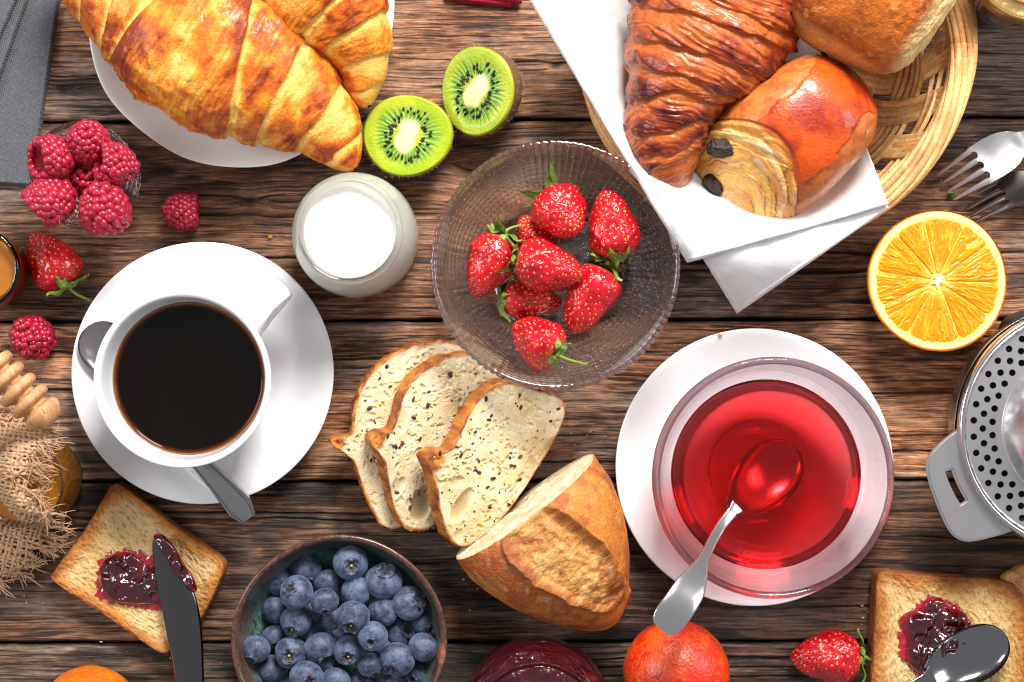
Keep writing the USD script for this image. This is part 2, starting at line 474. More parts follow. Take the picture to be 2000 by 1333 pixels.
# ------------------------------------------------------------------ the table: old boards with open joints
table = Thing("table", "rough weathered brown wooden boards that everything stands on", "table", (0, 0, -0.03), kind="structure")
joints = [(-90, -94), (240, 229), (630, 623), (943, 938), (1257, 1254), (1440, 1440)]   # left and right ends of each joint, in photo rows
knots = [[(120, 175, 16, 9), (1085, 130, 10, 5)], [(845, 318, 60, 30), (490, 390, 14, 12), (1765, 500, 40, 14)], [(905, 700, 26, 9), (1770, 880, 30, 12)], [(1560, 1010, 60, 16), (400, 1130, 12, 6)], [(600, 1300, 25, 9)]]
tones = [((1.6, 1.45, 1.40), (1.15, 1.05, 1.0)), ((.90, .80, .76), (1.2, .96, .78)), ((1.75, 1.50, 1.30), (1.6, 1.38, 1.22)), ((.85, .76, .71), (.60, .51, .45)), ((1.0, .90, .72), (1.0, .95, .90))]
for k in range(5):
    nx, ny = 340, 190
    X = np.linspace(-0.335, 0.335, nx)
    a0, a1 = joints[k], joints[k + 1]
    gap = 0.0007
    g = np.linspace(0, 1, ny)
    pxs = X / PX + 1000
    yt = (666.5 - (a0[0] + (a0[1] - a0[0]) * pxs / 2000)) * PX - gap
    yb = (666.5 - (a1[0] + (a1[1] - a1[0]) * pxs / 2000)) * PX + gap
    edge_n = fbm(np.stack([X * 60, 0 * X, 0 * X + k], -1), 4, 5) - 0.5
    edge_m = fbm(np.stack([X * 60, 0 * X + 9, 0 * X + k], -1), 4, 6) - 0.5
    yt = yt + edge_n * 0.0014
    yb = yb + edge_m * 0.0014
    Y = yb[None, :] + (yt - yb)[None, :] * g[:, None]
    XX = np.broadcast_to(X, Y.shape)
    wy, ring = Y.copy(), np.zeros_like(Y)
    for (kx, ky, sx, sy) in knots[k]:
        c = P(kx, ky)
        dx, dy = (XX - c[0]) / (sx * PX), (Y - c[1]) / (sy * PX)
        d = np.sqrt(dx ** 2 + dy ** 2)
        wy = wy + np.sign(dy) * sy * PX * 0.9 * np.exp(-(dx / 2.2) ** 2) * np.exp(-np.abs(dy) / 2.0)
        ring = np.maximum(ring, np.exp(-(d / 0.8) ** 2))
    wy = wy + 0.0016 * (fbm(np.stack([XX * 38, Y * 70, 0 * Y + k * 5], -1), 3, 12) - 0.5)
    wy = wy + 0.004 * (fbm(np.stack([XX * 7, Y * 9, 0 * Y + k * 3], -1), 3, 11) - 0.5)
    gc = np.stack([XX + k * 1.7, wy + k * 0.73, 0 * Y + k * 3.1], -1)
    h = fbm(np.stack([gc[..., 0] * 9, gc[..., 1] * 260, gc[..., 2]], -1), 4, 21)
    h2 = fbm(np.stack([gc[..., 0] * 4, gc[..., 1] * 60, gc[..., 2]], -1), 3, 22)
    # a few long drying cracks per board
    rng = np.random.default_rng(70 + k)
    crack = np.zeros_like(Y)
    for _ in range(9):
        yc = rng.uniform(0.06, 0.94)
        x0, ln = rng.uniform(-.33, .3), rng.uniform(.04, .22)
        yy = wy - (yb.mean() + (yt.mean() - yb.mean()) * yc) - 0.0022 * (fbm(np.stack([X * 22, 0 * X + _, 0 * X + k], -1), 3, 31) - .5)[None, :]
        along = smoothstep(XX, x0, x0 + .02) * (1 - smoothstep(XX, x0 + ln, x0 + ln + .03))
        crack = np.maximum(crack, np.exp(-(yy / 0.0006) ** 2) * along)
    Z = 0.0006 * (h - 0.62) + 0.0007 * (h2 - .6) - 0.0014 * crack - 0.0018 * ring - 0.0001
    e = np.minimum(g, 1 - g)[:, None] * (yt - yb)[None, :]
    Z = Z - 0.0016 * np.exp(-(e / 0.0009) ** 2)
    Z = np.minimum(Z, 0.0)
    t0, t1 = np.array(tones[k][0]), np.array(tones[k][1])
    tone = t0 + (t1 - t0) * smoothstep(XX, -.25, .25)[..., None]
    warm = smoothstep(fbm(np.stack([XX * 9, Y * 16, 0 * Y + 40 + k], -1), 4, 41), .45, .62)[..., None]
    tone = tone * (1 + warm * np.array([.40, .04, -.30])) * (0.75 + 0.5 * fbm(np.stack([XX * 6, Y * 12, 0 * Y + 60 + k], -1), 3, 43))[..., None]
    dark0 = np.clip(1 - .75 * np.exp(-(e / .0011) ** 2), 0, 1)
    dark = dark0 - 0.88 * np.clip(crack * 1.2 + ring * .9, 0, 1) - 0.0
    # charred and oiled stains of the board itself
    stain = smoothstep(fbm(np.stack([XX * 16, Y * 40, 0 * Y + 80 + k], -1), 5, 45), .60, .68)
    stain = stain * smoothstep(h, .30, .55)
    dark = dark * (1 - .72 * stain)
    v = np.stack([XX, Y, Z], -1)
    skirt_b = v[:1].copy(); skirt_b[..., 2] = -0.028
    skirt_t = v[-1:].copy(); skirt_t[..., 2] = -0.028
    V = np.concatenate([skirt_b, v, skirt_t]).reshape(-1, 3)
    pd = lambda q: np.concatenate([q[:1], q, q[-1:]]).reshape((-1,) + q.shape[2:])
    part(table, "plank", (V, quads2tris(grid_faces(ny + 2, nx, False))), "old_wood", attrs={"gc": pd(gc), "tone": pd(tone), "crack": pd(np.broadcast_to(dark, Y.shape))})
plain("underside", (0.012, 0.009, 0.007), 0.9)
part(table, "batten", trimesh.creation.box([0.68, 0.48, 0.004], trimesh.transformations.translation_matrix([0, 0, -0.030])), "underside", smooth=False)

# ------------------------------------------------------------------ crockery and glass
def offset_lathe(t, name, prof, mat_, n=128, smooth=2, center=None, mod=None, **kw):
    c = np.array([t.loc[0], t.loc[1], 0]) if center is None else np.asarray(center)
    return part(t, name, lathe(prof, n, c, smooth, mod), mat_, **kw)


def base_at(px, py, z):
    """The foot on the boards below a rim seen at (px, py) at height z."""
    p = P(px, py, z)
    return np.array([p[0], p[1], 0.0])


# coffee cup, saucer and spoon
b = base_at(396, 729, 0.017)
R = L(257, .017)
saucer = Thing("saucer", "round white porcelain saucer under the cup of black coffee", "saucer", b)
offset_lathe(saucer, "dish", [(0, .003), (.03, .003), (.034, .0), (.038, .0), (.040, .004), (.052, .0065), (.066, .0135), (R - .001, .0165), (R, .0178), (R - .0015, .0187), (.066, .0158), (.052, .0095), (.040, .0078), (.0335, .0075), (.0325, .0066), (.020, .0066), (0, .0066)], "porcelain", 160)
cupb = base_at(356, 741, .067)
cz = .0068
RO = L(174, .067)
cup = Thing("coffee_cup", "wide white porcelain cup filled with black coffee on its saucer", "cup", cupb + [0, 0, cz])
prof = [(0, cz + .003), (.020, cz + .003), (.022, cz), (.0245, cz), (.026, cz + .003), (.033, cz + .010), (.0415, cz + .024), (.0462, cz + .040), (RO - .0004, .0655), (RO, .0668), (RO - .0012, .0675), (RO - .0032, .0668), (RO - .0042, .064), (.0428, cz + .040), (.038, cz + .024), (.030, cz + .0125), (.02, cz + .008), (0, cz + .008)]
offset_lathe(cup, "bowl", prof, "porcelain", 160)
# strap handle
hd = np.array([math.cos(math.radians(45)), math.sin(math.radians(45))])
hx = [(.0472, .0585), (.054, .0620), (.064, .061), (.0715, .053), (.070, .042), (.060, .032), (.050, .027), (.0415, .026)]
hp = curve(np.array([[cupb[0] + hd[0] * r, cupb[1] + hd[1] * r, z] for r, z in hx]), 44)
hs = np.array([-hd[1], hd[0], 0])
ht = np.gradient(hp, axis=0); ht /= np.linalg.norm(ht, axis=1, keepdims=True)
hn = np.cross(ht, hs)
ang = np.linspace(0, 2 * np.pi, 28, endpoint=False)
ca, sa = np.cos(ang), np.sin(ang)
wid = np.interp(np.linspace(0, 1, 44), [0, .2, .8, 1], [.0115, .0085, .0078, .0095])
V = hp[:, None] + hs * (np.sign(ca) * np.abs(ca) ** .6)[None, :, None] * wid[:, None, None] + hn[:, None] * (np.sign(sa) * np.abs(sa) ** .8)[None, :, None] * .0032
part(cup, "handle", (V.reshape(-1, 3), quads2tris(grid_faces(44, 28))), "porcelain")
zc = .0465
rc = L(146.5, zc)
n = 120
rr = np.array([0, .3, .6, .8, .9, .94, .965, .98, .99, 1.0, 1.008, 1.012])
zz = np.array([0, 0, 0, 0, 0, .0001, .0002, .0005, .0009, .0015, .0020, .0016]) + zc
V, F = lathe(np.stack([rr * rc, zz], 1), n, (cupb[0], cupb[1], 0))
tt = np.repeat(rr, n)
col = mixc((.0035, .0016, .0010), (.10, .022, .004), smoothstep(tt, .945, 1.0))
col = mixc(col, (.42, .17, .045), smoothstep(tt, .993, 1.012))
part(cup, "coffee", (V, F), "coffee", col=col)


def spoon(name, label, tip, neck, tail, bowl_w, zs, matn, group=None, midz=.004, handle="fiddle", depth=.0055, flip=False, cat="spoon", bowl_len=None, hw=None):
    """Spoon through pixel points: bowl tip, neck, handle end; zs = heights there."""
    A, B, C = P(*tip, zs[0]), P(*neck, zs[1]), P(*tail, zs[2])
    t = Thing(name, label, cat, [B[0], B[1], min(zs)], group)
    ax = A - B
    ln = np.linalg.norm(ax[:2])
    ex = ax / np.linalg.norm(ax)
    ey = np.array([-ex[1], ex[0], 0]); ey /= np.linalg.norm(ey)
    ez = np.cross(ex, ey)
    nu, nv = 60, 40
    u = np.linspace(0, 1, nu)[:, None]; v = np.linspace(-1, 1, nv)[None, :]
    # egg outline, broadest nearer the tip
    w = bowl_w * np.sqrt(np.clip(1 - (2 * u - 1) ** 2, 0, 1)) * (0.83 + 0.28 * u)
    x = u * ln * 1.0 + 0 * v
    y = w * np.sign(v) * np.abs(np.sin(v * np.pi / 2))
    q = np.clip(1 - (2 * u - 1.04) ** 2, 0, 1) * (1 - v ** 2)
    zt = -depth * np.clip(q, 0, 1) ** .8
    sg = -1 if flip else 1
    up = A[None, None] * 0 + B + x[..., None] * ex + y[..., None] * ey
    top = up + (sg * zt + .0006)[..., None] * ez
    bot = up + (sg * zt - .0008)[..., None] * ez
    F = grid_faces(nu, nv, False)
    nn = nu * nv
    i = np.r_[np.arange(nv), np.arange(1, nu) * nv + nv - 1, (nu - 1) * nv + np.arange(nv - 2, -1, -1), np.arange(nu - 2, 0, -1) * nv]
    j = np.roll(i, -1)
    sideF = np.stack([i, i + nn, j + nn, j], 1)
    part(t, "bowl", (np.concatenate([top.reshape(-1, 3), bot.reshape(-1, 3)]), np.vstack([quads2tris(F), quads2tris(F[:, ::-1] + nn), quads2tris(sideF)])), matn, smooth=50)
    # handle
    m = 60
    s = np.linspace(0, 1, m)
    mid = (B + C) / 2 + np.array([0, 0, midz])
    path = curve(np.array([B + ex * ln * .10 + np.array([0, 0, -.0004]), B - ex * ln * .06 + [0, 0, .0008], mid, C]), m)
    if handle == "fiddle":
        hwid = PchipInterpolator([0, .08, .30, .48, .60, .72, .90, .97, 1.0], [.0050, .0031, .0030, .0036, .0062, .0088, .0092, .0080, .0052])(s)
    elif handle == "pointed":
        hwid = np.interp(s, [0, .08, .35, .6, .8, .93, .935, 1.0], [.004, .0027, .0032, .0050, .0068, .0082, .0082, .0048])
    else:
        hwid = np.interp(s, [0, .1, .4, 1.0], [.005, .003, .0032, .007])
    if hw:
        hwid = hwid * hw
    tg = np.gradient(path, axis=0); tg /= np.linalg.norm(tg, axis=1, keepdims=True)
    sd = np.stack([-tg[:, 1], tg[:, 0], 0 * s], 1); sd /= np.linalg.norm(sd, axis=1, keepdims=True)
    nz = np.cross(tg, sd)
    if handle == "pointed":   # stepped border along the handle
        cs = np.array([(-1, -.3), (-1, .35), (-.93, .62), (-.80, .62), (-.74, .38), (-.66, .38), (-.60, .75), (-.2, .95), (.2, .95), (.60, .75), (.66, .38), (.74, .38), (.80, .62), (.93, .62), (1, .35), (1, -.3), (.9, -.7), (-.9, -.7)])
    else:
        a = np.linspace(np.pi, -np.pi, 26, endpoint=False)
        cs = np.stack([np.sign(np.cos(a)) * np.abs(np.cos(a)) ** .55, np.sign(np.sin(a)) * np.abs(np.sin(a)) ** .8], 1)
    V = path[:, None] + sd[:, None] * cs[None, :, :1] * hwid[:, None, None] + nz[:, None] * cs[None, :, 1:] * (.0028 if handle == "pointed" else .0011)
    V = np.concatenate([np.repeat(V[:1].mean(1, keepdims=True), V.shape[1], 1), V, np.repeat(V[-1:].mean(1, keepdims=True), V.shape[1], 1)])
    part(t, "handle", (V.reshape(-1, 3), quads2tris(grid_faces(m + 2, len(cs)))), matn, smooth=40)
    return t


spoon("teaspoon", "steel teaspoon with a bordered handle lying across the coffee saucer", (172, 636), (246, 735), (486, 1012), L(50, .02), (.0225, .018, .021), "dark_steel", handle="pointed", cat="teaspoon")

# tea: saucer, heavy glass bowl, red tea, spoon
b = base_at(1473, 913, .017)
R = L(272, .017)
sa2 = Thing("saucer", "large white saucer under the glass bowl of red tea", "saucer", b)
offset_lathe(sa2, "dish", [(0, .003), (.036, .003), (.04, .0), (.044, .0), (.046, .004), (.058, .0065), (.07, .012), (R - .001, .0165), (R, .0178), (R - .0015, .0187), (.07, .0145), (.058, .0095), (.046, .0078), (.020, .0070), (0, .0070)], "porcelain", 160)
tb = base_at(1510, 934, .072)
RT = L(237, .072)
tz = .0076
tea = Thing("tea_bowl", "thick clear glass bowl of red fruit tea on a white saucer", "bowl", tb + [0, 0, tz])
offset_lathe(tea, "glass_wall", [(0, tz + .002), (.022, tz + .002), (.024, tz), (.028, tz), (.030, tz + .003), (.044, tz + .011), (.0555, tz + .026), (.0615, tz + .044), (RT - .0002, .0695), (RT, .0720), (RT - .0016, .0737), (RT - .0036, .0725), (RT - .0044, .069), (.0572, tz + .044), (.0514, tz + .026), (.0395, tz + .0150), (.026, tz + .0085), (0, tz + .0075)], "bowl_clear_glass", 192)
zt = .0462
rt = L(184, zt)
offset_lathe(tea, "tea", [(0, tz + .0071), (.0262, tz + .0082), (.0399, tz + .0146), (.0518, tz + .0258), (rt + .0002, zt - .002), (rt + .0006, zt + .0003), (rt - .0008, zt), (rt - .006, zt - .0003), (rt * .5, zt - .0003), (0, zt - .0003)], "tea", 160, smooth=1)
spoon("spoon", "steel spoon with a broad handle standing in the red tea", (1556, 868), (1428, 1003), (1290, 1228), L(62, .045), (.030, .0452, .090), "steel", depth=.008, hw=1.0, midz=.0085)

# cream plate under the croissants: slightly uneven hand-made rim
b = base_at(465, 25, .02)
R = L(302, .02)
def wavy(r, z, th):
    w = (.012 * np.sin(3 * th + .6) + .010 * np.sin(5 * th + 2.) + .006 * np.sin(9 * th)) * smoothstep(r, .05, R)
    return r * (1 + w), z + .0010 * np.sin(4 * th + 1) * smoothstep(r, .05, R)
plate = Thing("plate", "cream plate with an uneven rim under the two pale croissants", "plate", b)
offset_lathe(plate, "dish", [(0, .002), (.05, .002), (.053, 0), (.057, 0), (.059, .003), (.068, .007), (R - .002, .0185), (R, .0200), (R - .002, .0212), (.070, .0108), (.060, .0075), (.05, .0062), (0, .006)], "cream_porcelain", 180, mod=wavy)

# yogurt jar
b = base_at(681, 451, .072)
RJ = L(104, .072)
jar = Thing("yogurt_jar", "small squat glass jar of white yogurt between coffee and strawberries", "jar", b)
offset_lathe(jar, "glass_wall", [(0, .002), (.024, .002), (.027, 0), (.030, .001), (.0335, .006), (.0352, .016), (.0355, .034), (.0345, .046), (.0315, .055), (.0292, .060), (.0285, .064), (RJ, .0665), (RJ + .0003, .0705), (RJ - .0008, .0722), (RJ - .0030, .0715), (RJ - .0038, .068), (RJ - .0044, .062), (.0285, .055), (.0315, .045), (.0328, .034), (.0325, .016), (.030, .008), (.024, .005), (0, .005)], "jar_glass", 144)
RJ = RJ + .0008
RY = RJ - .0042
prof = [(0, .0051), (.024, .0052), (.0305, .0080), (.0330, .016), (.0332, .034), (.0319, .0448), (.0289, .0545), (RY, .0620), (RY, .0658), (RY - .0015, .0655), (RY * .6, .0645), (0, .0640)]
def dimple(r, z, th):
    x, y = r * np.cos(th), r * np.sin(th)
    return r, z + .0009 * np.where(z > .0635, np.sin(x * 160 + y * 60) * np.exp(-((x - .004) / .012) ** 2), 0)
offset_lathe(jar, "yogurt", prof, "yogurt", 96, smooth=2, mod=dimple)

# pressed-glass strawberry bowl: square bosses outside, rounded edge
sb = base_at(1085, 518, .060)
RS = L(243, .060)
sbowl = Thing("strawberry_bowl", "clear pressed glass bowl with a grid of small bosses holding strawberries", "bowl", sb)
op = chaikin([(.0, .0035), (.026, .0035), (.030, .0), (.036, .0), (.040, .006), (.052, .018), (.0625, .034), (.068, .049), (RS, .0595)], 3)
op = resample(op, 230)
ip = chaikin([(RS, .0605), (RS - .0016, .0612), (RS - .0032, .0597), (.0645, .049), (.0592, .0345), (.049, .020), (.037, .0092), (.028, .0068), (0, .0064)], 3)
ip = resample(ip, 170)
pr = np.vstack([op, ip])
no = len(op)
dist = np.r_[0, np.cumsum(np.linalg.norm(np.diff(pr, axis=0), axis=1))]
nth = 800
def boss(r, z, th):
    k = np.arange(len(pr))[:, None]
    s = dist[:, None]
    on = smoothstep(s, .046, .052) * (1 - smoothstep(s, dist[no - 1] - .003, dist[no - 1] + .001)) * (k < no)
    wave_t = np.abs(np.sin(th * 50))
    row = s / .0040
    wave_s = np.abs(np.sin(row * np.pi))
    on2 = smoothstep(s, dist[no] + .004, dist[no] + .008) * (1 - smoothstep(s, dist[no] + .040, dist[no] + .048)) * (k >= no)
    d = .0010 * on * (1 - (1 - wave_t * wave_s) ** 2)
    edge = np.exp(-((s - dist[no - 1]) / .0025) ** 2) * .0006 * (wave_t - .5)
    foot = (1 - on) * (s < .046) * .0004 * np.sin(th * 24)
    return r + d + edge, z - d * .55 + foot
part(sbowl, "pressed_wall", lathe(pr, nth, (sb[0], sb[1], 0), 0, boss), "bowl_glass")

# small glass of raspberries
rb = base_at(160, 341, .045)
RR = L(106, .045)
rbowl = Thing("raspberry_glass", "small round clear glass dish heaped with raspberries", "glass dish", rb)
offset_lathe(rbowl, "glass_wall", [(0, .003), (.016, .003), (.018, 0), (.021, 0), (.0225, .004), (.0265, .014), (.0287, .028), (RR - .0003, .043), (RR, .0450), (RR - .0012, .0462), (RR - .0026, .045), (.0262, .028), (.0238, .015), (.018, .0085), (0, .007)], "bowl_clear_glass", 128)

# glazed stoneware bowl of blueberries
bb = base_at(662, 1255, .038)
RB = L(212, .038)
bbowl = Thing("blueberry_bowl", "dark green and rust glazed stoneware bowl holding blueberries", "bowl", bb)
pr = resample(chaikin([(0, .002), (.030, .002), (.033, 0), (.037, .0), (.040, .004), (.052, .012), (RB - .004, .030), (RB, .0365), (RB - .0012, .0388), (RB - .0040, .0375), (RB - .0055, .030), (.050, .0145), (.040, .0085), (.030, .0068), (0, .006)], 3), 150)
def thrown(r, z, th):
    return r * (1 + .006 * np.sin(2 * th + 1) + .003 * np.sin(5 * th)), z + .0008 * np.sin(3 * th)
V, F = lathe(pr, 200, (bb[0], bb[1], 0), 0, thrown)
q = V - [bb[0], bb[1], 0]
rad = np.hypot(q[:, 0], q[:, 1])
inside = np.repeat(np.arange(150) > np.argmax(pr[:, 1]), 200)
nz = fbm(q * 160, 4, 3); nz2 = fbm(q * 600, 4, 4)
g = mixc((.06, .15, .135), (.15, .30, .26), smoothstep(nz, .35, .7))
g = mixc(g, (.022, .012, .009), smoothstep(nz2, .60, .68) * .9)
rust = smoothstep(rad + (nz - .5) * .012 + (nz2 - .5) * .006, RB - .0125, RB - .0035)
rim = mixc((.055, .020, .012), (.12, .045, .028), smoothstep(nz2, .35, .65))
col = mixc(g, rim, np.where(inside, np.maximum(rust * .95, .35 * smoothstep(nz, .52, .62)), 1))
chip = np.exp(-(((q[:, 0] - .0575) / .003) ** 2 + ((q[:, 1] + .0065) / .006) ** 2))
col = mixc(col, (.36, .11, .05), smoothstep(chip, .3, .5))
part(bbowl, "glazed_wall", (V, F), "glazed_stoneware", col=col)

# ------------------------------------------------------------------ cloths
def sheet(corners, nu, nv, zf, th, noise_amp=.0012, seed=0, bow=0.0, hem=0.0):
    """Cloth over four pixel corners in turn, heights from zf(x, y)."""
    c = [np.array(p, float) for p in corners]
    u = np.linspace(0, 1, nu)[:, None, None]; v = np.linspace(0, 1, nv)[None, :, None]
    q = (1 - u) * (1 - v) * c[0] + u * (1 - v) * c[1] + u * v * c[2] + (1 - u) * v * c[3]
    x, y = (q[..., 0] - 1000) * PX, (666.5 - q[..., 1]) * PX
    w = fbm(np.stack([x * 45, y * 45, 0 * x + seed], -1), 3, seed)
    w2 = fbm(np.stack([x * 140, y * 140, 0 * x + seed], -1), 2, seed + 3)
    z = zf(x, y) + noise_amp * (w - .5) * 2 + .0003 * (w2 - .5)
    e = np.minimum(np.minimum(u, 1 - u) * np.linalg.norm(c[1] - c[0]), np.minimum(v, 1 - v) * np.linalg.norm(c[3] - c[0]))[..., 0]
    z = z + hem * np.exp(-((e - 5) / 3.0) ** 2)
    s = 1 - z / HC
    jx = .0004 * (fbm(np.stack([x * 300, y * 300, 0 * x], -1), 2, seed + 7) - .5)
    top = np.stack([x * s + jx, y * s + jx, z], -1)
    rnd = np.clip(e / 6.0, 0, 1)
    top[..., 2] -= th * .5 * (1 - np.sqrt(1 - (1 - rnd) ** 2 + 1e-9))
    bot = top.copy(); bot[..., 2] -= th
    F = grid_faces(nu, nv, False); nn = nu * nv
    i = np.r_[np.arange(nv), np.arange(1, nu) * nv + nv - 1, (nu - 1) * nv + np.arange(nv - 2, -1, -1), np.arange(nu - 2, 0, -1) * nv]
    j = np.roll(i, -1)
    Vv = np.concatenate([top.reshape(-1, 3), bot.reshape(-1, 3)])
    Ff = np.vstack([quads2tris(F), quads2tris(F[:, ::-1] + nn), quads2tris(np.stack([i, i + nn, j + nn, j], 1))])
    ax, ay = c[1] - c[0], c[3] - c[0]
    if ax[0] * ay[1] - ax[1] * ay[0] > 0:
        Ff = Ff[:, ::-1]
    return Vv, Ff


gn = Thing("grey_napkin", "folded dark grey linen napkin in the corner by the croissant plate", "napkin", P(40, 200))
part(gn, "lower_fold", sheet([(121, -40), (60, 364), (-80, 354), (-80, -40)], 130, 70, lambda x, y: 0 * x + .0045, .004, .0006, 3, hem=.0005), "grey_linen")
part(gn, "upper_fold", sheet([(66, -40), (-16, 190), (-120, 190), (-120, -40)], 90, 60, lambda x, y: 0 * x + .0090, .004, .0007, 5, hem=.0006), "grey_linen")
part(gn, "upper_fold", sheet([(48, -40), (-30, 140), (-120, 140), (-120, -40)], 80, 50, lambda x, y: 0 * x + .0125, .0032, .0006, 6, hem=.0006), "grey_linen")
rn = Thing("red_napkin", "edge of a folded crimson cloth at the top between croissants and napkin", "napkin", P(955, 0))
part(rn, "lower_fold", sheet([(868, -2), (1000, 13), (1026, -40), (860, -50)], 50, 30, lambda x, y: 0 * x + .004, .0035, .0004, 8, hem=.0004), "red_linen")
part(rn, "upper_fold", sheet([(905, -16), (1018, 5), (1026, -50), (890, -60)], 40, 24, lambda x, y: 0 * x + .0078, .0035, .0004, 9, hem=.0004), "red_linen")

# ------------------------------------------------------------------ wicker basket with its napkin
bz = base_at(1520, 85, .045)
basket = Thing("wicker_basket", "shallow round natural wicker basket holding the dark pastries", "basket", bz)
RK = L(389, .045)
prz = PchipInterpolator([0, .062, .078, .095, RK - .010, RK], [.006, .006, .011, .024, .040, .043])
rng = np.random.default_rng(5)


def reed(path, r, name, flat=.55):
    V, F = tube(path, r, 7, flat=flat)
    base = rng.uniform(.75, 1.15)
    g = fbm(np.stack([V[:, 0] * 90, V[:, 1] * 90, V[:, 2] * 90], -1), 3, int(rng.integers(1000)))
    col = mixc(np.array([.82, .48, .18]) * base, np.array([.62, .29, .085]) * base, smoothstep(g, .4, .65))
    part(basket, name, (V, F), "reed", col=col)


def polar(r, a, z):
    return np.stack([bz[0] + r * np.cos(a), bz[1] + r * np.sin(a), z], -1)


NS = 22
for i in range(NS):
    a0 = 2 * np.pi * i / NS + .05
    near = math.cos(a0) > -.2 or True
    for j in range(5):
        off = (j - 2) * .0031
        r = np.linspace(.012 if j == 2 else .03, RK - .003, 34)
        aa = a0 + off / np.maximum(r, .03) + .26 * smoothstep(r, .065, RK) + rng.normal(0, .006)
        zz = prz(r) + .0015 * np.sin(r * 190 + i * np.pi) + .002
        reed(polar(r, aa, zz), .0019 * rng.uniform(.85, 1.1), "spoke_reed", .4)
for k, rk in enumerate((.058, .082, .099)):
    for j in range(5):
        a = np.linspace(0, 2 * np.pi, 200)
        r = rk + (j - 2) * .0026 + .0006 * np.sin(a * 5 + j)
        zz = prz(r) + .002 + .0026 * np.sin(a * NS / 2 + k * np.pi)
        reed(polar(r, a, zz), .0014, "weaver_reed", .5)
for j in range(11):
    a = np.linspace(0, 2 * np.pi, 260)
    tw = 2 * np.pi * j / 11 + a * 2.0
    r = RK - .0075 + .0062 * np.cos(tw) * (1 + .12 * np.sin(a * 7 + j))
    zz = .042 + .0050 * np.sin(tw)
    reed(polar(r, a, zz), .0021 * rng.uniform(.85, 1.15), "rim_reed", flat=.8)


def napz(x, y):
    d = np.hypot(x * .96 - bz[0], y * .96 - bz[1])
    return np.where(d < .112, .016 + .040 * smoothstep(d, .070, .108), .056 - .046 * smoothstep(d, .114, .172))


nap = Thing("white_napkin", "white linen napkin folded in the wicker basket and hanging over its rim", "napkin", P(1440, 400))
part(nap, "lower_layer", sheet([(1352, 470), (1440, 613), (1737, 406), (1655, 300)], 130, 130, napz, .0022, .0013, 12, hem=.0006), "white_linen")
part(nap, "upper_layer", sheet([(1022, -20), (1343, 514), (1736, 400), (1580, -20)], 190, 150, lambda x, y: napz(x, y) + .0042 + .0035 * np.exp(-(((x + .35 * y) - .122) / .006) ** 2), .0022, .0019, 13, hem=.0006), "white_linen")

# ------------------------------------------------------------------ pastries
def shape_normals(V, F):
    v = V.reshape(-1, 3)
    return vnormals(v, F).reshape(V.shape)


def rows(r):
    out = []
    for (px, py, z, rx, rz) in r:
        p = P(px, py, z)
        out.append((p[0], p[1], z, L(rx, z), rz))
    return out


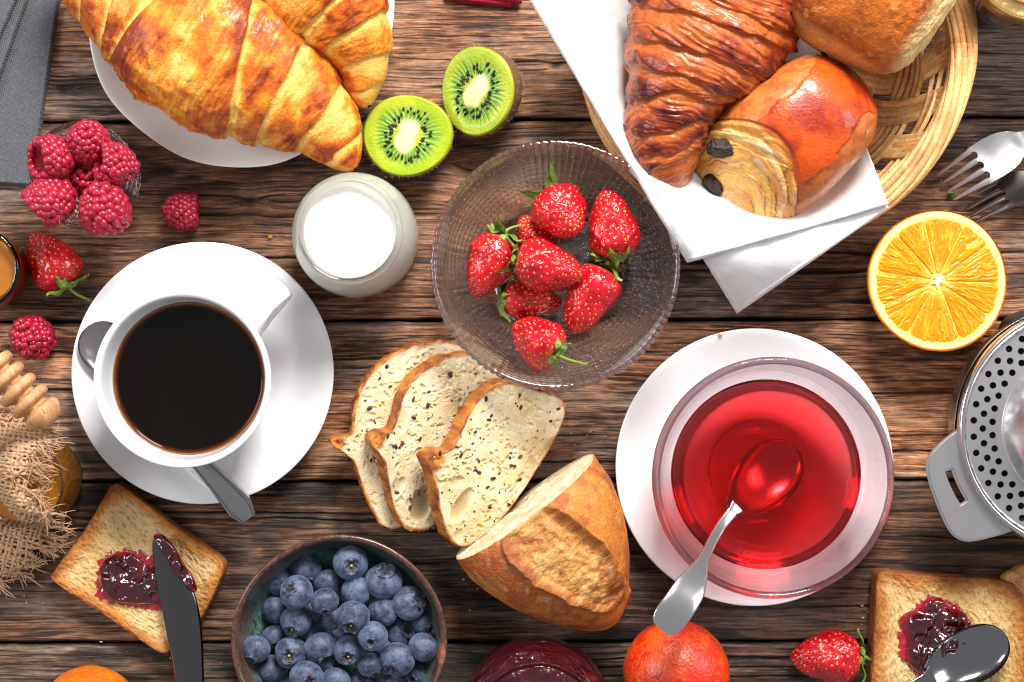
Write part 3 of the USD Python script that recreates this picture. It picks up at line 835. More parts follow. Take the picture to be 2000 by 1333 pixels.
def croissant(name, label, spine, uc, edges, step, pal, matn, seed, cat="croissant", nu=380, nphi=300, tilt=.10, flaky=.018, brownness=.5, group=None, centre_v=.0):
    V, u, phi, F = loft(rows(spine), nu, nphi, 2.15, .35, .35)
    U = u[:, None] + 0 * phi[None]; PH = phi[None] + 0 * u[:, None]
    s = np.where(U < uc, (uc - U) / uc, (U - uc) / (1 - uc))
    side = np.where(U < uc, -1.0, 1.0)
    core = (V.mean(1, keepdims=True))
    rnd = np.stack([np.cos(PH) * 1.1, np.sin(PH) * 1.1, U * 5 + side], -1)
    wob = fbm(rnd * 1.3 + seed, 3, seed) - .5
    E = [0 * s]
    for k, e in enumerate(edges):
        t = tilt * (1 - .5 * e)
        E.append(e + t * np.cos(PH - np.pi / 2 - side * (.9 + .5 * np.sin(k * 2.1 + seed))) * .6 + centre_v * (k == 0) * np.cos(PH) + (.05 + .35 * max(0, flaky - .03)* 10) * wob)
    E.append(0 * s + 1.15)
    frac, saw, crease, band = 0 * s, 0 * s, 0 * s, 0 * s
    for k in range(len(E) - 1):
        on = smoothstep(s, E[k] - .006, E[k] + .006) * (1 - smoothstep(s, E[k + 1] - .006, E[k + 1] + .006))
        if k == 0:
            on = 1 - smoothstep(s, E[1] - .006, E[1] + .006)
        fr = np.clip((s - E[k]) / np.maximum(E[k + 1] - E[k], .02), 0, 1)
        frac += on * fr
        saw += on * ((fr - .5) if k else (fr * .5)) * step * (1 + .3 * math.sin(k * 3 + seed))
        saw += on * .35 * step * np.sin(np.pi * fr)
        band += on * k
        if k:
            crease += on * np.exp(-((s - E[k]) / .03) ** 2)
    # leaves of dough: fine ridges running round the roll
    lay = fbm(np.stack([s * 80 + wob * 9, np.cos(PH) * 1.6 + side * 3, np.sin(PH) * 1.6 + band * 1.7], -1), 3, seed + 1) - .5
    lump = fbm(V * 70 + seed, 3, seed + 2) - .5
    fine = fbm(V * 420, 3, seed + 3) - .5
    blist = fbm(V * 190 + 5, 2, seed + 8)
    tipw = smoothstep(np.minimum(U, 1 - U), 0, .08)
    m = 1 + tipw * (saw + flaky * 2.4 * lay * (.35 + .8 * frac) + .10 * lump + .012 * fine + .02 * smoothstep(blist, .55, .75))
    m = np.where(np.sin(PH) < -.4, 1 + (m - 1) * .5, m)
    V = core + (V - core) * m[..., None]
    nrm = shape_normals(V, F)
    up = nrm[..., 2]
    tone = fbm(V * 42 + seed * 3, 4, seed + 5)
    spot = fbm(np.stack([V[..., 0] * 170, V[..., 1] * 170, V[..., 2] * 170], -1), 4, seed + 6)
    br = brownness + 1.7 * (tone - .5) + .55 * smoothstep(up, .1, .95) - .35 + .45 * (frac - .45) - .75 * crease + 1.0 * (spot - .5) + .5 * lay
    br = np.clip(br, 0, 1)
    c = mixc(pal[0], pal[1], smoothstep(br, .0, .40))
    c = mixc(c, pal[2], smoothstep(br, .34, .70))
    c = mixc(c, pal[3], smoothstep(br + .3 * (spot - .5), .68, 1.0))
    t = Thing(name, label, cat, [V[nu // 2, :, 0].mean(), V[nu // 2, :, 1].mean(), V[..., 2].min()], group)
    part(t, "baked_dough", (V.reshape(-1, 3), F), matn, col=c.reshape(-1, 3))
    return t


gold = [(.86, .50, .11), (.75, .25, .018), (.52, .105, .007), (.26, .034, .005)]
croissant("croissant", "large golden croissant lying across the front of the cream plate", [(694, 330, .030, 4, .004), (682, 315, .030, 30, .012), (640, 255, .035, 70, .019), (565, 190, .041, 112, .027), (475, 130, .046, 150, .034), (385, 75, .048, 158, .036), (300, 15, .046, 138, .032), (215, -30, .041, 105, .026), (130, -55, .036, 50, .018), (95, -60, .034, 4, .004)], .52, [.22, .47, .70, .87], .085, gold, "pastry", 11, centre_v=.12, brownness=.84, flaky=.028)
croissant("croissant", "smaller golden croissant behind the large one, its tip on the plate's right edge", [(722, 208, .030, 4, .004), (715, 196, .030, 24, .010), (706, 140, .034, 50, .017), (685, 70, .040, 82, .026), (640, 5, .045, 112, .032), (570, -60, .045, 110, .032), (480, -110, .040, 70, .024), (440, -130, .036, 4, .004)], .62, [.3, .52, .72, .88], .10, gold, "pastry", 23, nu=300, nphi=240, brownness=.62)
dark = [(.42, .095, .016), (.27, .036, .007), (.115, .010, .004), (.034, .004, .004)]
croissant("croissant", "dark reddish brown ridged croissant lying on the white napkin in the basket", [(1308, 380, .045, 4, .004), (1306, 366, .045, 34, .012), (1300, 300, .048, 70, .022), (1314, 200, .053, 92, .028), (1372, 80, .056, 152, .034), (1420, -20, .054, 160, .034), (1450, -110, .05, 100, .028), (1460, -150, .046, 4, .004)], .80, [.14, .27, .39, .50, .60, .70, .79, .87, .93], .085, dark, "glazed_pastry", 37, tilt=.13, flaky=.046, brownness=.66)


def along(px0, d, a, w=0.0):
    return px0[0] + d[0] * a - d[1] * w * 0, px0[1] + d[1] * a


# pain au chocolat with a glazed middle and a pale rolled end
c0, d = np.array([1543, 268.0]), np.array([.758, -.652])
sp = [(-192, .028, 3, .003), (-190, .029, 40, .007), (-174, .032, 90, .014), (-125, .039, 125, .024), (-25, .049, 132, .0345), (60, .050, 123, .034), (115, .048, 110, .030), (152, .043, 80, .022), (170, .040, 36, .011), (174, .039, 3, .003)]
V, u, phi, F = loft(rows([(c0[0] + d[0] * a, c0[1] + d[1] * a, z, rx, rz) for a, z, rx, rz in sp]), 330, 300, 2.5, .3, .3)
core = V.mean(1, keepdims=True)
PH = phi[None] + 0 * u[:, None]
sx = V[..., 0] / (PX * (1 - V[..., 2])) + 1000; sy = 666.5 - V[..., 1] / (PX * (1 - V[..., 2]))
A = (sx - c0[0]) * d[0] + (sy - c0[1]) * d[1]
W = (sx - c0[0]) * -d[1] + (sy - c0[1]) * d[0]
wn = fbm(V * 60, 3, 3) - .5
Bd = -12 - 72 * (W / 118) ** 2 + 10 * wn           # where the glazed strip ends
out = Bd - A                                       # > 0 on the pale end, in pixels from the strip
ringd = np.sqrt(((A + 165) * 1.05) ** 2 + (W - 25) ** 2)
lay = fbm(np.stack([ringd * .085 + wn * 3.2, np.arctan2(W + 8, A + 118) * .8, 0 * A], -1), 3, 9) - .5
lump = fbm(V * 45, 3, 5) - .5
fine = fbm(V * 500, 3, 6) - .5
steps = .035 * (smoothstep(out, -4, 0) * -1) + .035 * (((ringd + 60 * wn) % 30) / 30 - .5) * smoothstep(out, 5, 20)
m = 1 + steps + smoothstep(out, 0, 12) * (.08 * lay + .13 * lump + .02 * fine) + .05 * lump + .004 * fine - .03 * np.exp(-((out + 26 * wn - 30) / 5) ** 2) * (out > 0) - .02 * np.exp(-((out + 26 * wn - 56) / 4) ** 2) * (out > 0)
# the glaze has lifted in thin flakes along both sides
fl1 = smoothstep(W + 80 * (fbm(V * 42, 4, 14) - .5), 78, 80)
fl2 = 1 - smoothstep(W + 80 * (fbm(V * 40, 4, 15) - .5), -80, -78)
m = m - .022 * np.maximum(fl1, fl2) * (out < 0)
V = core + (V - core) * m[..., None]
tone = fbm(V * 50, 4, 8); spot = fbm(V * 210, 4, 10)
glaze = mixc((.56, .072, .004), (.30, .022, .004), smoothstep(tone + .25 * (spot - .5), .42, .66))
glaze = mixc(glaze, mixc((.56, .165, .035), (.44, .10, .02), smoothstep(spot, .4, .65)), np.maximum(fl1, fl2) * .92)
pale = mixc((.83, .46, .105), (.64, .22, .028), smoothstep(lay + .5 + .9 * (tone - .5), .46, .72))
ou = out + 26 * wn + 14 * lay
pale = mixc(pale, (.86, .68, .40), np.exp(-((ou - 40) / 8) ** 2) * .5)
pale = mixc(pale, (.66, .24, .03), np.exp(-((ou - 22) / 9) ** 2) * .8)
pale = mixc(pale, (.42, .09, .010), (1 - smoothstep(ou, 3, 13)) * .85)
pale = mixc(pale, (.62, .22, .03), np.exp(-((ou - 62) / 6) ** 2) * .6)
pale = mixc(pale, (.84, .66, .36), smoothstep(lay, .1, .28) * .6)
seam = ((ringd + 60 * wn) % 30) / 30
pale = mixc(pale, (.48, .17, .03), (np.exp(-(np.minimum(seam, 1 - seam) / .07) ** 2)) * smoothstep(tone, .38, .55) * .4)
c = mixc(glaze, pale, smoothstep(out + 10 * (spot - .5), -2, 8))
c = mixc(c, (.62, .33, .10), smoothstep(np.sin(PH), -.15, -.5))
pac = Thing("pain_au_chocolat", "glossy glazed chocolate pastry with two dark chocolate sticks in its pale rolled end", "pastry", [core[150, 0, 0], core[150, 0, 1], V[..., 2].min()])
part(pac, "baked_dough", (V.reshape(-1, 3), F), "glazed_pastry", col=c.reshape(-1, 3))
tree_v = np.stack([sx.ravel(), sy.ravel()], 1)
topmask = (np.sin(PH) > 0.0).ravel()
kd = cKDTree(tree_v[topmask])
Vt_ = V.reshape(-1, 3)[topmask]
for (qx, qy, rx, ry, an, sd) in ((1411, 288, 33, 17, .12, 1), (1394, 360, 24, 15, .75, 2)):
    p = Vt_[kd.query([qx, qy])[1]]
    s_ = trimesh.creation.icosphere(4)
    v = np.sign(s_.vertices) * np.abs(s_.vertices) ** .75 * [L(rx, .06), L(ry, .06), .006]
    v = v * (1 + .35 * (fbm(s_.vertices * 3.1 + sd * 9, 4, sd) - .5))[:, None]
    v = v @ trimesh.transformations.rotation_matrix(-an, [0, 0, 1])[:3, :3].T
    v = v @ trimesh.transformations.rotation_matrix(-.3, [.65, -.76, 0])[:3, :3].T + p + [0, 0, -.001]
    part(pac, "chocolate_stick", (v, s_.faces), "chocolate")

# square-ended pastry at the top of the basket
s0, d = np.array([1624, 84.0]), np.array([.55, -.835])
sp = [(-26, .052, 8, .003), (-22, .053, 55, .007), (-6, .056, 104, .014), (22, .059, 136, .021), (62, .061, 154, .027), (110, .064, 156, .030), (200, .064, 152, .029), (280, .060, 130, .024), (300, .055, 10, .004)]
V, u, phi, F = loft(rows([(s0[0] + d[0] * a, s0[1] + d[1] * a, z + .012, rx, rz) for a, z, rx, rz in sp]), 260, 320, 2.15, .2, .0)
core = V.mean(1, keepdims=True)
PH = phi[None] + 0 * u[:, None]
sx = V[..., 0] / (PX * (1 - V[..., 2])) + 1000; sy = 666.5 - V[..., 1] / (PX * (1 - V[..., 2]))
A = (sx - s0[0]) * d[0] + (sy - s0[1]) * d[1]
W = (sx - s0[0]) * -d[1] + (sy - s0[1]) * d[0]
lump = fbm(V * 55, 4, 51) - .5; fine = fbm(V * 330, 4, 52) - .5; wr = fbm(np.stack([A * .02, W * .06, V[..., 2] * 60], -1), 4, 53)
sidel = smoothstep(np.abs(W), 118, 140)
lay = fbm(np.stack([W * .02, V[..., 2] * 900, A * .01], -1), 3, 54) - .5
m = 1 + .14 * lump + .026 * fine + .09 * (np.abs(wr - .5)) + sidel * .05 * lay
V = core + (V - core) * m[..., None]
tone = fbm(V * 60, 4, 55); spot = fbm(V * 260, 4, 56)
c = mixc((.52, .125, .011), (.26, .040, .006), smoothstep(tone + .3 * (spot - .5), .38, .66))
c = mixc(c, (.70, .30, .05), smoothstep(spot, .58, .72) * .6)
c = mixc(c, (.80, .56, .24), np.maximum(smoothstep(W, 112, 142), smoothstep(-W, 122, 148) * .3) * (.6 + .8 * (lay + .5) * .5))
c = mixc(c, (.78, .50, .18), smoothstep(-A + 14 * (tone - .5), -16, -1) * .3)
pp = Thing("pastry", "square-ended brown flaky pastry at the back of the basket, pale along its right side", "pastry", [core[130, 0, 0], core[130, 0, 1], V[..., 2].min()])
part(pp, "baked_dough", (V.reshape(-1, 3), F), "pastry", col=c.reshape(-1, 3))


# ------------------------------------------------------------------ bread
def pits(xy, n, rmin, rmax, depth, seed, power=2.5, stretch=1.0, ang=0.0):
    """Depth of a surface full of holes of many sizes at points xy (metres)."""
    rng = np.random.default_rng(seed)
    lo, hi = xy.min(0), xy.max(0)
    c = rng.uniform(lo, hi, (n, 2))
    r = rmin + (rmax - rmin) * rng.random(n) ** power
    el = rng.uniform(1.0, 1.9, n) * stretch
    an = rng.uniform(0, np.pi, n) if ang is None else ang + rng.normal(0, .3, n)
    out = np.zeros(len(xy))
    tree = cKDTree(xy)
    for k in range(n):
        idx = tree.query_ball_point(c[k], r[k] * el[k] * 1.25)
        if not idx:
            continue
        q = xy[idx] - c[k]
        a, b_ = math.cos(an[k]), math.sin(an[k])
        x, y = (q[:, 0] * a + q[:, 1] * b_) / el[k], -q[:, 0] * b_ + q[:, 1] * a
        dd = np.sqrt(x ** 2 + y ** 2) / r[k]
        dp = np.sqrt(np.clip(1 - dd ** 2, 0, 1)) * r[k] * depth
        rim_ = -.12 * r[k] * depth * np.exp(-((dd - 1.05) / .12) ** 2)
        cur = out[idx]
        out[idx] = np.where(dp > cur, dp, cur) + np.where(dp <= 0, rim_, 0)
    return out


def ellipsoids(centers, normals, sizes, seed, sub=1):
    s = trimesh.creation.icosphere(sub)
    rng = np.random.default_rng(seed)
    ms = []
    for c, n, (a, b_, h) in zip(centers, normals, sizes):
        m = frame(n, rng.uniform(0, 6.28), c)
        ms.append((xf(m, s.vertices * [a, b_, h]), s.faces))
    return join(*ms)


def bread_slice(label, outline, axis_deg, tilt, z0, seed, tip=(0, 0), th=.0135):
    zt = z0 + th
    bd = chaikin(np.array([P(x, y, zt)[:2] for x, y in outline]), 3, True)
    bd = resample(bd, 360, True)
    wob = fbm(np.stack([bd[:, 0] * 220, bd[:, 1] * 220, 0 * bd[:, 0] + seed], -1), 3, seed) - .5
    c = bd.mean(0)
    bd = c + (bd - c) * (1 + .02 * wob)[:, None]
    dax = np.array([math.cos(math.radians(axis_deg)), math.sin(math.radians(axis_deg))])
    wall = th * math.sin(math.radians(tilt))
    ext = np.ptp((bd - c) @ dax)
    kx = (ext - wall) / ext / math.cos(math.radians(tilt))
    bd = c + (bd - c) + np.outer((bd - c) @ dax, dax) * (kx - 1)
    pr = round_profile(.985, th, .0022, 150, 7)
    V, F = pad(bd, pr, c)
    nt = 150
    T = np.repeat([p[0] for p in pr], 360)
    top = np.repeat(np.arange(len(pr)) < nt, 360)
    xy = V[:, :2]
    dep = np.zeros(len(V))
    ti = np.where(top)[0]
    wp = np.stack([fbm(np.stack([xy[ti][:, 0] * 100, xy[ti][:, 1] * 100, np.full(len(ti), q_ + seed * 1.0)], -1), 3, seed + 31) - .5 for q_ in (0., 9.)], 1) * .0024
    big = pits(xy[ti] + wp, 34, .0012, .0060, .6, seed, 3.4, 1.35, math.radians(axis_deg - 90))
    mid = pits(xy[ti], 620, .0004, .0013, 1.0, seed + 1, 2.0, 1.2, None)
    fade = 1 - smoothstep(T[ti], .93, .985)
    dep[ti] = np.maximum(big, mid) * fade
    und = (fbm(np.stack([xy[:, 0] * 60, xy[:, 1] * 60, 0 * T + seed], -1), 3, seed + 5) - .5) * .0016
    V[:, 2] += np.where(top, und * (1 - smoothstep(T, .9, 1)) - dep, 0)
    side = ~top
    V[:, :2] += np.where(side[:, None], (xy - c) * (.075 * (fbm(V * 300, 4, seed + 7) - .5))[:, None], 0)
    t1 = fbm(np.stack([xy[:, 0] * 120, xy[:, 1] * 120, 0 * T + seed], -1), 4, seed + 9)
    col = mixc((.82, .68, .43), (.74, .56, .30), smoothstep(t1, .35, .65))
    col = mixc(col, (.80, .69, .50), smoothstep(fbm(V * 300, 3, seed + 4), .55, .7) * .5)
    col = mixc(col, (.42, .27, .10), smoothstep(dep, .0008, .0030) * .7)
    crustc = mixc((.60, .22, .035), (.26, .055, .008), smoothstep(fbm(V * 230, 5, seed + 11), .36, .64))
    tp_ = P(*tip, zt)[:2]
    edge = np.maximum(smoothstep(T + .05 * (t1 - .5), .945, .985), 1 - smoothstep(np.linalg.norm(xy - tp_, axis=1) + .004 * (t1 - .5), .006, .0105))
    col = mixc(col, crustc, np.where(top, edge, 1))
    tilt_m = trimesh.transformations.rotation_matrix(math.radians(tilt), [math.sin(math.radians(axis_deg)) * -1, math.cos(math.radians(axis_deg)), 0])[:3, :3]
    V[:, 2] += 0
    W_ = (V - [c[0], c[1], 0]) @ tilt_m.T
    W_ += [c[0] - dax[0] * wall * .5, c[1] - dax[1] * wall * .5, 0]
    W_[:, 2] += z0 - W_[:, 2].min()
    t = Thing("bread_slice", label, "bread", [c[0], c[1], max(W_[:, 2].min(), 0)], "sliced seeded baguette")
    k = nt * 360
    ff = np.asarray(F)
    isTop = (ff < k).all(1)
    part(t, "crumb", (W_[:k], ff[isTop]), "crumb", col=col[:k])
    off = (nt - 1) * 360
    part(t, "crust", (W_[off:], ff[~isTop] - off), "crust", col=col[off:])
    rng = np.random.default_rng(seed + 20)
    cand = ti[(T[ti] < .93)]
    nrm = np.array([0, 0, 1.0]) @ tilt_m.T
    for nm, mt, n_, sz in (("flax_seeds", "seed_brown", 26, (.0017, .0010, .0006)), ("poppy_seeds", "seed_black", 36, (.0005, .0005, .0005)), ("millet_seeds", "seed_yellow", 20, (.0010, .0009, .0007))):
        # even spread over the area: weight by radius
        w = T[cand] + 1e-3
        ch = rng.choice(cand, n_, replace=False, p=w / w.sum())
        part(t, nm, ellipsoids(W_[ch] + nrm * .0001, [nrm + rng.normal(0, .3, 3) for _ in ch], [np.array(sz) * rng.uniform(.7, 1.2) for _ in ch], seed), mt, kind="stuff")


bread_slice("bread slice farthest from the loaf end, its pointed tip beside the coffee saucer", [(700, 745), (735, 705), (790, 675), (850, 664), (905, 668), (940, 690), (950, 740), (930, 820), (890, 900), (850, 965), (805, 1022), (768, 1037), (742, 1025), (722, 995), (702, 945), (688, 898), (668, 880), (636, 858), (655, 846), (684, 850), (684, 800)], -20, 12, .0012, 101, (644, 855))
bread_slice("middle slice of seeded bread, overlapped by the front slice", [(772, 772), (795, 730), (845, 698), (900, 684), (950, 696), (985, 735), (975, 800), (945, 870), (905, 935), (868, 995), (838, 1032), (808, 1037), (780, 1026), (760, 985), (748, 930), (738, 885), (708, 850), (728, 832), (752, 838), (763, 815)], -20, 24, .0030, 202, (716, 842))
bread_slice("front slice of seeded bread lying against the cut end of the loaf", [(905, 790), (940, 748), (985, 738), (1040, 757), (1090, 770), (1108, 795), (1100, 830), (1062, 895), (1015, 965), (965, 1022), (925, 1056), (892, 1062), (862, 1040), (845, 985), (836, 925), (812, 882), (835, 866), (862, 872), (882, 840)], -20, 30, .0040, 303, (822, 878))

# end of the loaf
ax = np.array([175, 238.0]); ax /= np.linalg.norm(ax)
pw = np.array([-ax[1], ax[0]])
lc = np.array([1018, 978.0])
sp = [(0, .033, 168, .0310), (40, .034, 168, .0325), (95, .034, 158, .0325), (150, .033, 140, .0315), (205, .031, 110, .0285), (252, .027, 74, .023), (288, .023, 38, .014), (302, .021, 3, .003)]
V, u, phi, F = loft(rows([(lc[0] + ax[0] * a, lc[1] + ax[1] * a, z, rx, rz) for a, z, rx, rz in sp]), 300, 340, 2.15, .12, .3)
aw = np.array([ax[0], -ax[1], 0]); 
V = V + aw * ((V[..., 2:3] - .005) * .14 * (1 - smoothstep(u, 0, .6))[:, None, None])   # the cut leans back
core = V.mean(1, keepdims=True)
PH = phi[None] + 0 * u[:, None]
sx = V[..., 0] / (PX * (1 - V[..., 2])) + 1000; sy = 666.5 - V[..., 1] / (PX * (1 - V[..., 2]))
dx, dy = sx - 1095, sy - 1085
an = math.radians(40)
ea, eb = (dx * math.cos(an) + dy * math.sin(an)) / 138, (-dx * math.sin(an) + dy * math.cos(an)) / 66
nse = fbm(V * 75, 4, 61) - .5
ed = np.sqrt(ea ** 2 + eb ** 2) + .45 * nse
ed = np.where(np.sin(PH) > 0, ed, 9)
rough = fbm(V * 150, 4, 62) - .5
m = 1 + .06 * (fbm(V * 35, 3, 63) - .5) + .014 * (fbm(V * 260, 3, 64) - .5) + .012 * (fbm(V * 700, 2, 69) - .5)
slash = 1 - smoothstep(ed, .80, 1.0)
m = m - .085 * slash + .16 * rough * slash + .06 * (fbm(V * 330, 3, 68) - .5) * slash + .11 * np.exp(-((ed - 1.04) / .07) ** 2) * np.where(eb < 0, 1.2, .75)
bl = np.clip(smoothstep(u, 0, .05), 0, 1)[:, None]
m = 1 + (m - 1) * (.35 + .65 * bl)
V = core + (V - core) * m[..., None]
tone = fbm(V * 48, 4, 65); spot = fbm(V * 240, 4, 66)
c = mixc((.60, .20, .022), (.38, .085, .010), smoothstep(tone + .3 * (spot - .5), .38, .64))
c = mixc(c, (.70, .42, .13), slash * smoothstep(rough, -.12, .12) * .9)
c = mixc(c, (.55, .27, .07), slash * .5)
c = mixc(c, (.30, .085, .016), np.exp(-((ed - 1.02) / .08) ** 2) * .8)
c = mixc(c, (.74, .50, .22), smoothstep(spot, .6, .72) * .3)
c = mixc(c, (.26, .05, .008), smoothstep(fbm(V * 110, 4, 70), .56, .68) * .6)
loaf = Thing("bread_loaf_end", "cut end of a crusty seeded loaf with a burst slash along its top", "bread", [core[100, 0, 0], core[100, 0, 1], 0])
part(loaf, "crust", (V.reshape(-1, 3), F), "crust", col=c.reshape(-1, 3))
ring = V[0]
cc = ring.mean(0)
tt = np.linspace(1, 0, 90)
G = cc + (ring - cc)[None] * tt[:, None, None]
q2 = np.stack([(G - cc) @ np.array([aw[1], -aw[0], 0]), G[..., 2]], -1).reshape(-1, 2)
dp = np.maximum(pits(q2, 60, .001, .006, .6, 71, 3.0, 1.2, 0.0), pits(q2, 500, .0005, .0015, .8, 72, 2, 1.2, None)).reshape(G.shape[:2]) * smoothstep(1 - tt, .0, .05)[:, None]
nface = np.array([-aw[0], -aw[1], .5]); nface /= np.linalg.norm(nface)
G = G - nface * dp[..., None]
gt = fbm(G * 130, 4, 73)
gc_ = mixc((.74, .61, .41), (.60, .45, .26), smoothstep(gt, .35, .65))
gc_ = mixc(gc_, (.45, .18, .05), smoothstep(tt, .97, 1.0)[:, None] * np.ones(G.shape[1]))
part(loaf, "crumb", (G.reshape(-1, 3), quads2tris(grid_faces(90, 340))), "crumb", col=gc_.reshape(-1, 3))
nrm = shape_normals(V, F)
rng = np.random.default_rng(8)
cand = np.argwhere((nrm[..., 2] > .2) & (np.arange(300)[:, None] > 8) & (np.arange(300)[:, None] < 285))
for nm, mt, n_, sz in (("flax_seeds", "seed_brown", 60, (.0019, .0011, .0006)), ("poppy_seeds", "seed_black", 150, (.00055, .00055, .0005)), ("sesame_seeds", "seed_yellow", 26, (.0013, .0009, .0006))):
    ch = cand[rng.choice(len(cand), n_, replace=False)]
    part(loaf, nm, ellipsoids(V[ch[:, 0], ch[:, 1]] + nrm[ch[:, 0], ch[:, 1]] * .0003, nrm[ch[:, 0], ch[:, 1]], [np.array(sz) * rng.uniform(.7, 1.2) for _ in ch], 9), mt, kind="stuff")


# ------------------------------------------------------------------ toast and jam
def toast(label, corners, z0, seed, th=.0125, name="toast"):
    zt = z0 + th
    bd = resample(chaikin(np.array([P(x, y, zt)[:2] for x, y in corners]), 3, True), 420, True)
    c = bd.mean(0)
    nb = fbm(np.stack([bd[:, 0] * 160, bd[:, 1] * 160, 0 * bd[:, 0] + seed], -1), 4, seed) - .5
    bd = c + (bd - c) * (1 + .018 * nb)[:, None]
    nt = 190
    pr = round_profile(.972, th, .0030, nt, 9, z0)
    V, F = pad(bd, pr, c)
    T = np.repeat([p[0] for p in pr], 420)
    top = np.repeat(np.arange(len(pr)) < nt + 3, 420)
    xy = V[:, :2].copy()
    ti = np.where(top)[0]
    dep = np.zeros(len(V))
    dep[ti] = np.maximum(pits(xy[ti], 3600, .00035, .0011, .75, seed, 2.0, 1.5, .5 + seed), 0)
    und = (fbm(np.stack([xy[:, 0] * 45, xy[:, 1] * 45, 0 * T + seed], -1), 3, seed + 5) - .5) * .0014
    V[:, 2] += np.where(top, und - dep + .0014 * smoothstep(T, .72, .93) - .0007, 0)
    V[:, :2] += np.where(~top[:, None], (xy - c) * (.022 * (fbm(V * 420, 3, seed + 7) - .5))[:, None], 0)
    t1 = fbm(np.stack([xy[:, 0] * 70, xy[:, 1] * 70, 0 * T + seed], -1), 4, seed + 9)
    t2 = fbm(V * 420, 3, seed + 10)
    col = mixc((.76, .53, .25), (.64, .40, .145), smoothstep(t1 + .3 * (t2 - .5), .35, .65))
    eg = T + .16 * (t1 - .5) + .10 * (t2 - .5)
    col = mixc(col, (.52, .19, .028), smoothstep(eg, .74, .93))
    col = mixc(col, (.27, .075, .014), smoothstep(eg, .90, 1.0))
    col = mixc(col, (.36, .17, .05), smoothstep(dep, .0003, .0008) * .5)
    t = Thing(name, label, "toast", [c[0], c[1], z0])
    k = nt * 420
    ff = np.asarray(F)
    isTop = (ff < k).all(1)
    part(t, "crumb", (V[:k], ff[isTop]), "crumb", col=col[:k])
    off = (nt - 1) * 420
    part(t, "crust", (V[off:], ff[~isTop] - off), "crust", col=col[off:])
    return t


toast("square toast spread with jam under the knife, left of the blueberry bowl", [(218, 944), (240, 946), (330, 1020), (430, 1088), (441, 1108), (425, 1150), (398, 1208), (352, 1262), (322, 1280), (300, 1272), (250, 1235), (170, 1182), (105, 1140), (96, 1128), (108, 1110), (165, 1035), (205, 965)], .0006, 5)
toast("square toast with jam and a spoon on it in the lower right corner", [(1712, 1122), (1722, 1114), (1780, 1122), (1860, 1126), (1940, 1130), (1985, 1140), (2004, 1170), (2012, 1250), (2012, 1400), (1950, 1440), (1740, 1440), (1700, 1400), (1700, 1330), (1706, 1240), (1710, 1160)], .0006, 17, .016)


def jam(label, outline, z0, h, seed, film=None):
    bd = resample(chaikin(np.array([P(x, y, z0)[:2] for x, y in outline]), 3, True), 240, True)
    c = bd.mean(0)
    bd = c + (bd - c) * (1 + .10 * (fbm(np.stack([bd[:, 0] * 260, bd[:, 1] * 260, 0 * bd[:, 0] + seed], -1), 3, seed) - .5))[:, None]
    tl = np.linspace(0, 1, 70)
    pr = [(t, z0 + h * (1 - t ** 5) ** .5 * (1)) for t in tl] + [(.9, z0 - .0006), (0.3, z0 - .0006)]
    V, F = pad(bd, pr, c)
    n1 = fbm(np.stack([V[:, 0] * 150, V[:, 1] * 150, 0 * V[:, 0] + seed], -1), 2, seed + 1)
    n2 = fbm(np.stack([V[:, 0] * 420, V[:, 1] * 420, 0 * V[:, 0] + seed], -1), 2, seed + 2)
    fr = np.clip((V[:, 2] - z0) / h, 0, 1)
    V[:, 2] += fr * (h * 1.5 * (n1 - .5) + .0007 * (n2 - .5))
    V[:, 2] = np.where(fr > 0, np.maximum(V[:, 2], z0 + .0002), V[:, 2])
    col = mixc((.20, .002, .010), (.035, .0008, .004), smoothstep(fr + (n1 - .5), .2, .8))
    t = Thing("jam", label, "jam", [c[0], c[1], z0])
    part(t, "spread", (V, F), "jam", col=col)
    if film:
        b2 = resample(chaikin(np.array([P(x, y, z0)[:2] for x, y in film]), 2, True), 200, True)
        c2 = b2.mean(0)
        b2 = c2 + (b2 - c2) * (1 + .35 * (fbm(np.stack([b2[:, 0] * 500, b2[:, 1] * 500, 0 * b2[:, 0] + seed], -1), 3, seed) - .5))[:, None]
        V, F = pad(b2, [(t, z0 + .0009 * (1 - t ** 3)) for t in np.linspace(0, 1, 30)], c2)
        V[:, 2] += .0008 * (fbm(V * 700, 2, 4) - .5)
        part(t, "smear", (V, F), "jam", col=np.tile([.36, .008, .022], (len(V), 1)))
    return t


jam("dark berry jam spread on the left toast beside the knife", [(190, 1120), (200, 1092), (228, 1076), (262, 1078), (285, 1100), (305, 1108), (330, 1120), (340, 1150), (322, 1175), (280, 1182), (235, 1180), (202, 1160)], .0128, .0050, 3, [(186, 1118), (205, 1080), (250, 1070), (290, 1085), (330, 1080), (345, 1140), (330, 1185), (275, 1190), (215, 1180), (185, 1165)])
jam("streak of red jam along the right edge of the knife blade on the left toast", [(296, 1046), (315, 1040), (336, 1060), (352, 1085), (362, 1105), (378, 1125), (388, 1150), (378, 1162), (362, 1140), (340, 1120), (326, 1090), (310, 1072)], .0200, .0036, 7)
jam("mound of red jam on the right toast above the spoon", [(1752, 1215), (1768, 1195), (1795, 1188), (1815, 1168), (1840, 1166), (1858, 1185), (1885, 1195), (1902, 1225), (1895, 1262), (1850, 1290), (1815, 1325), (1790, 1315), (1765, 1285), (1772, 1250)], .0165, .0048, 9, [(1748, 1270), (1765, 1200), (1820, 1160), (1880, 1185), (1905, 1250), (1840, 1320), (1790, 1325)])

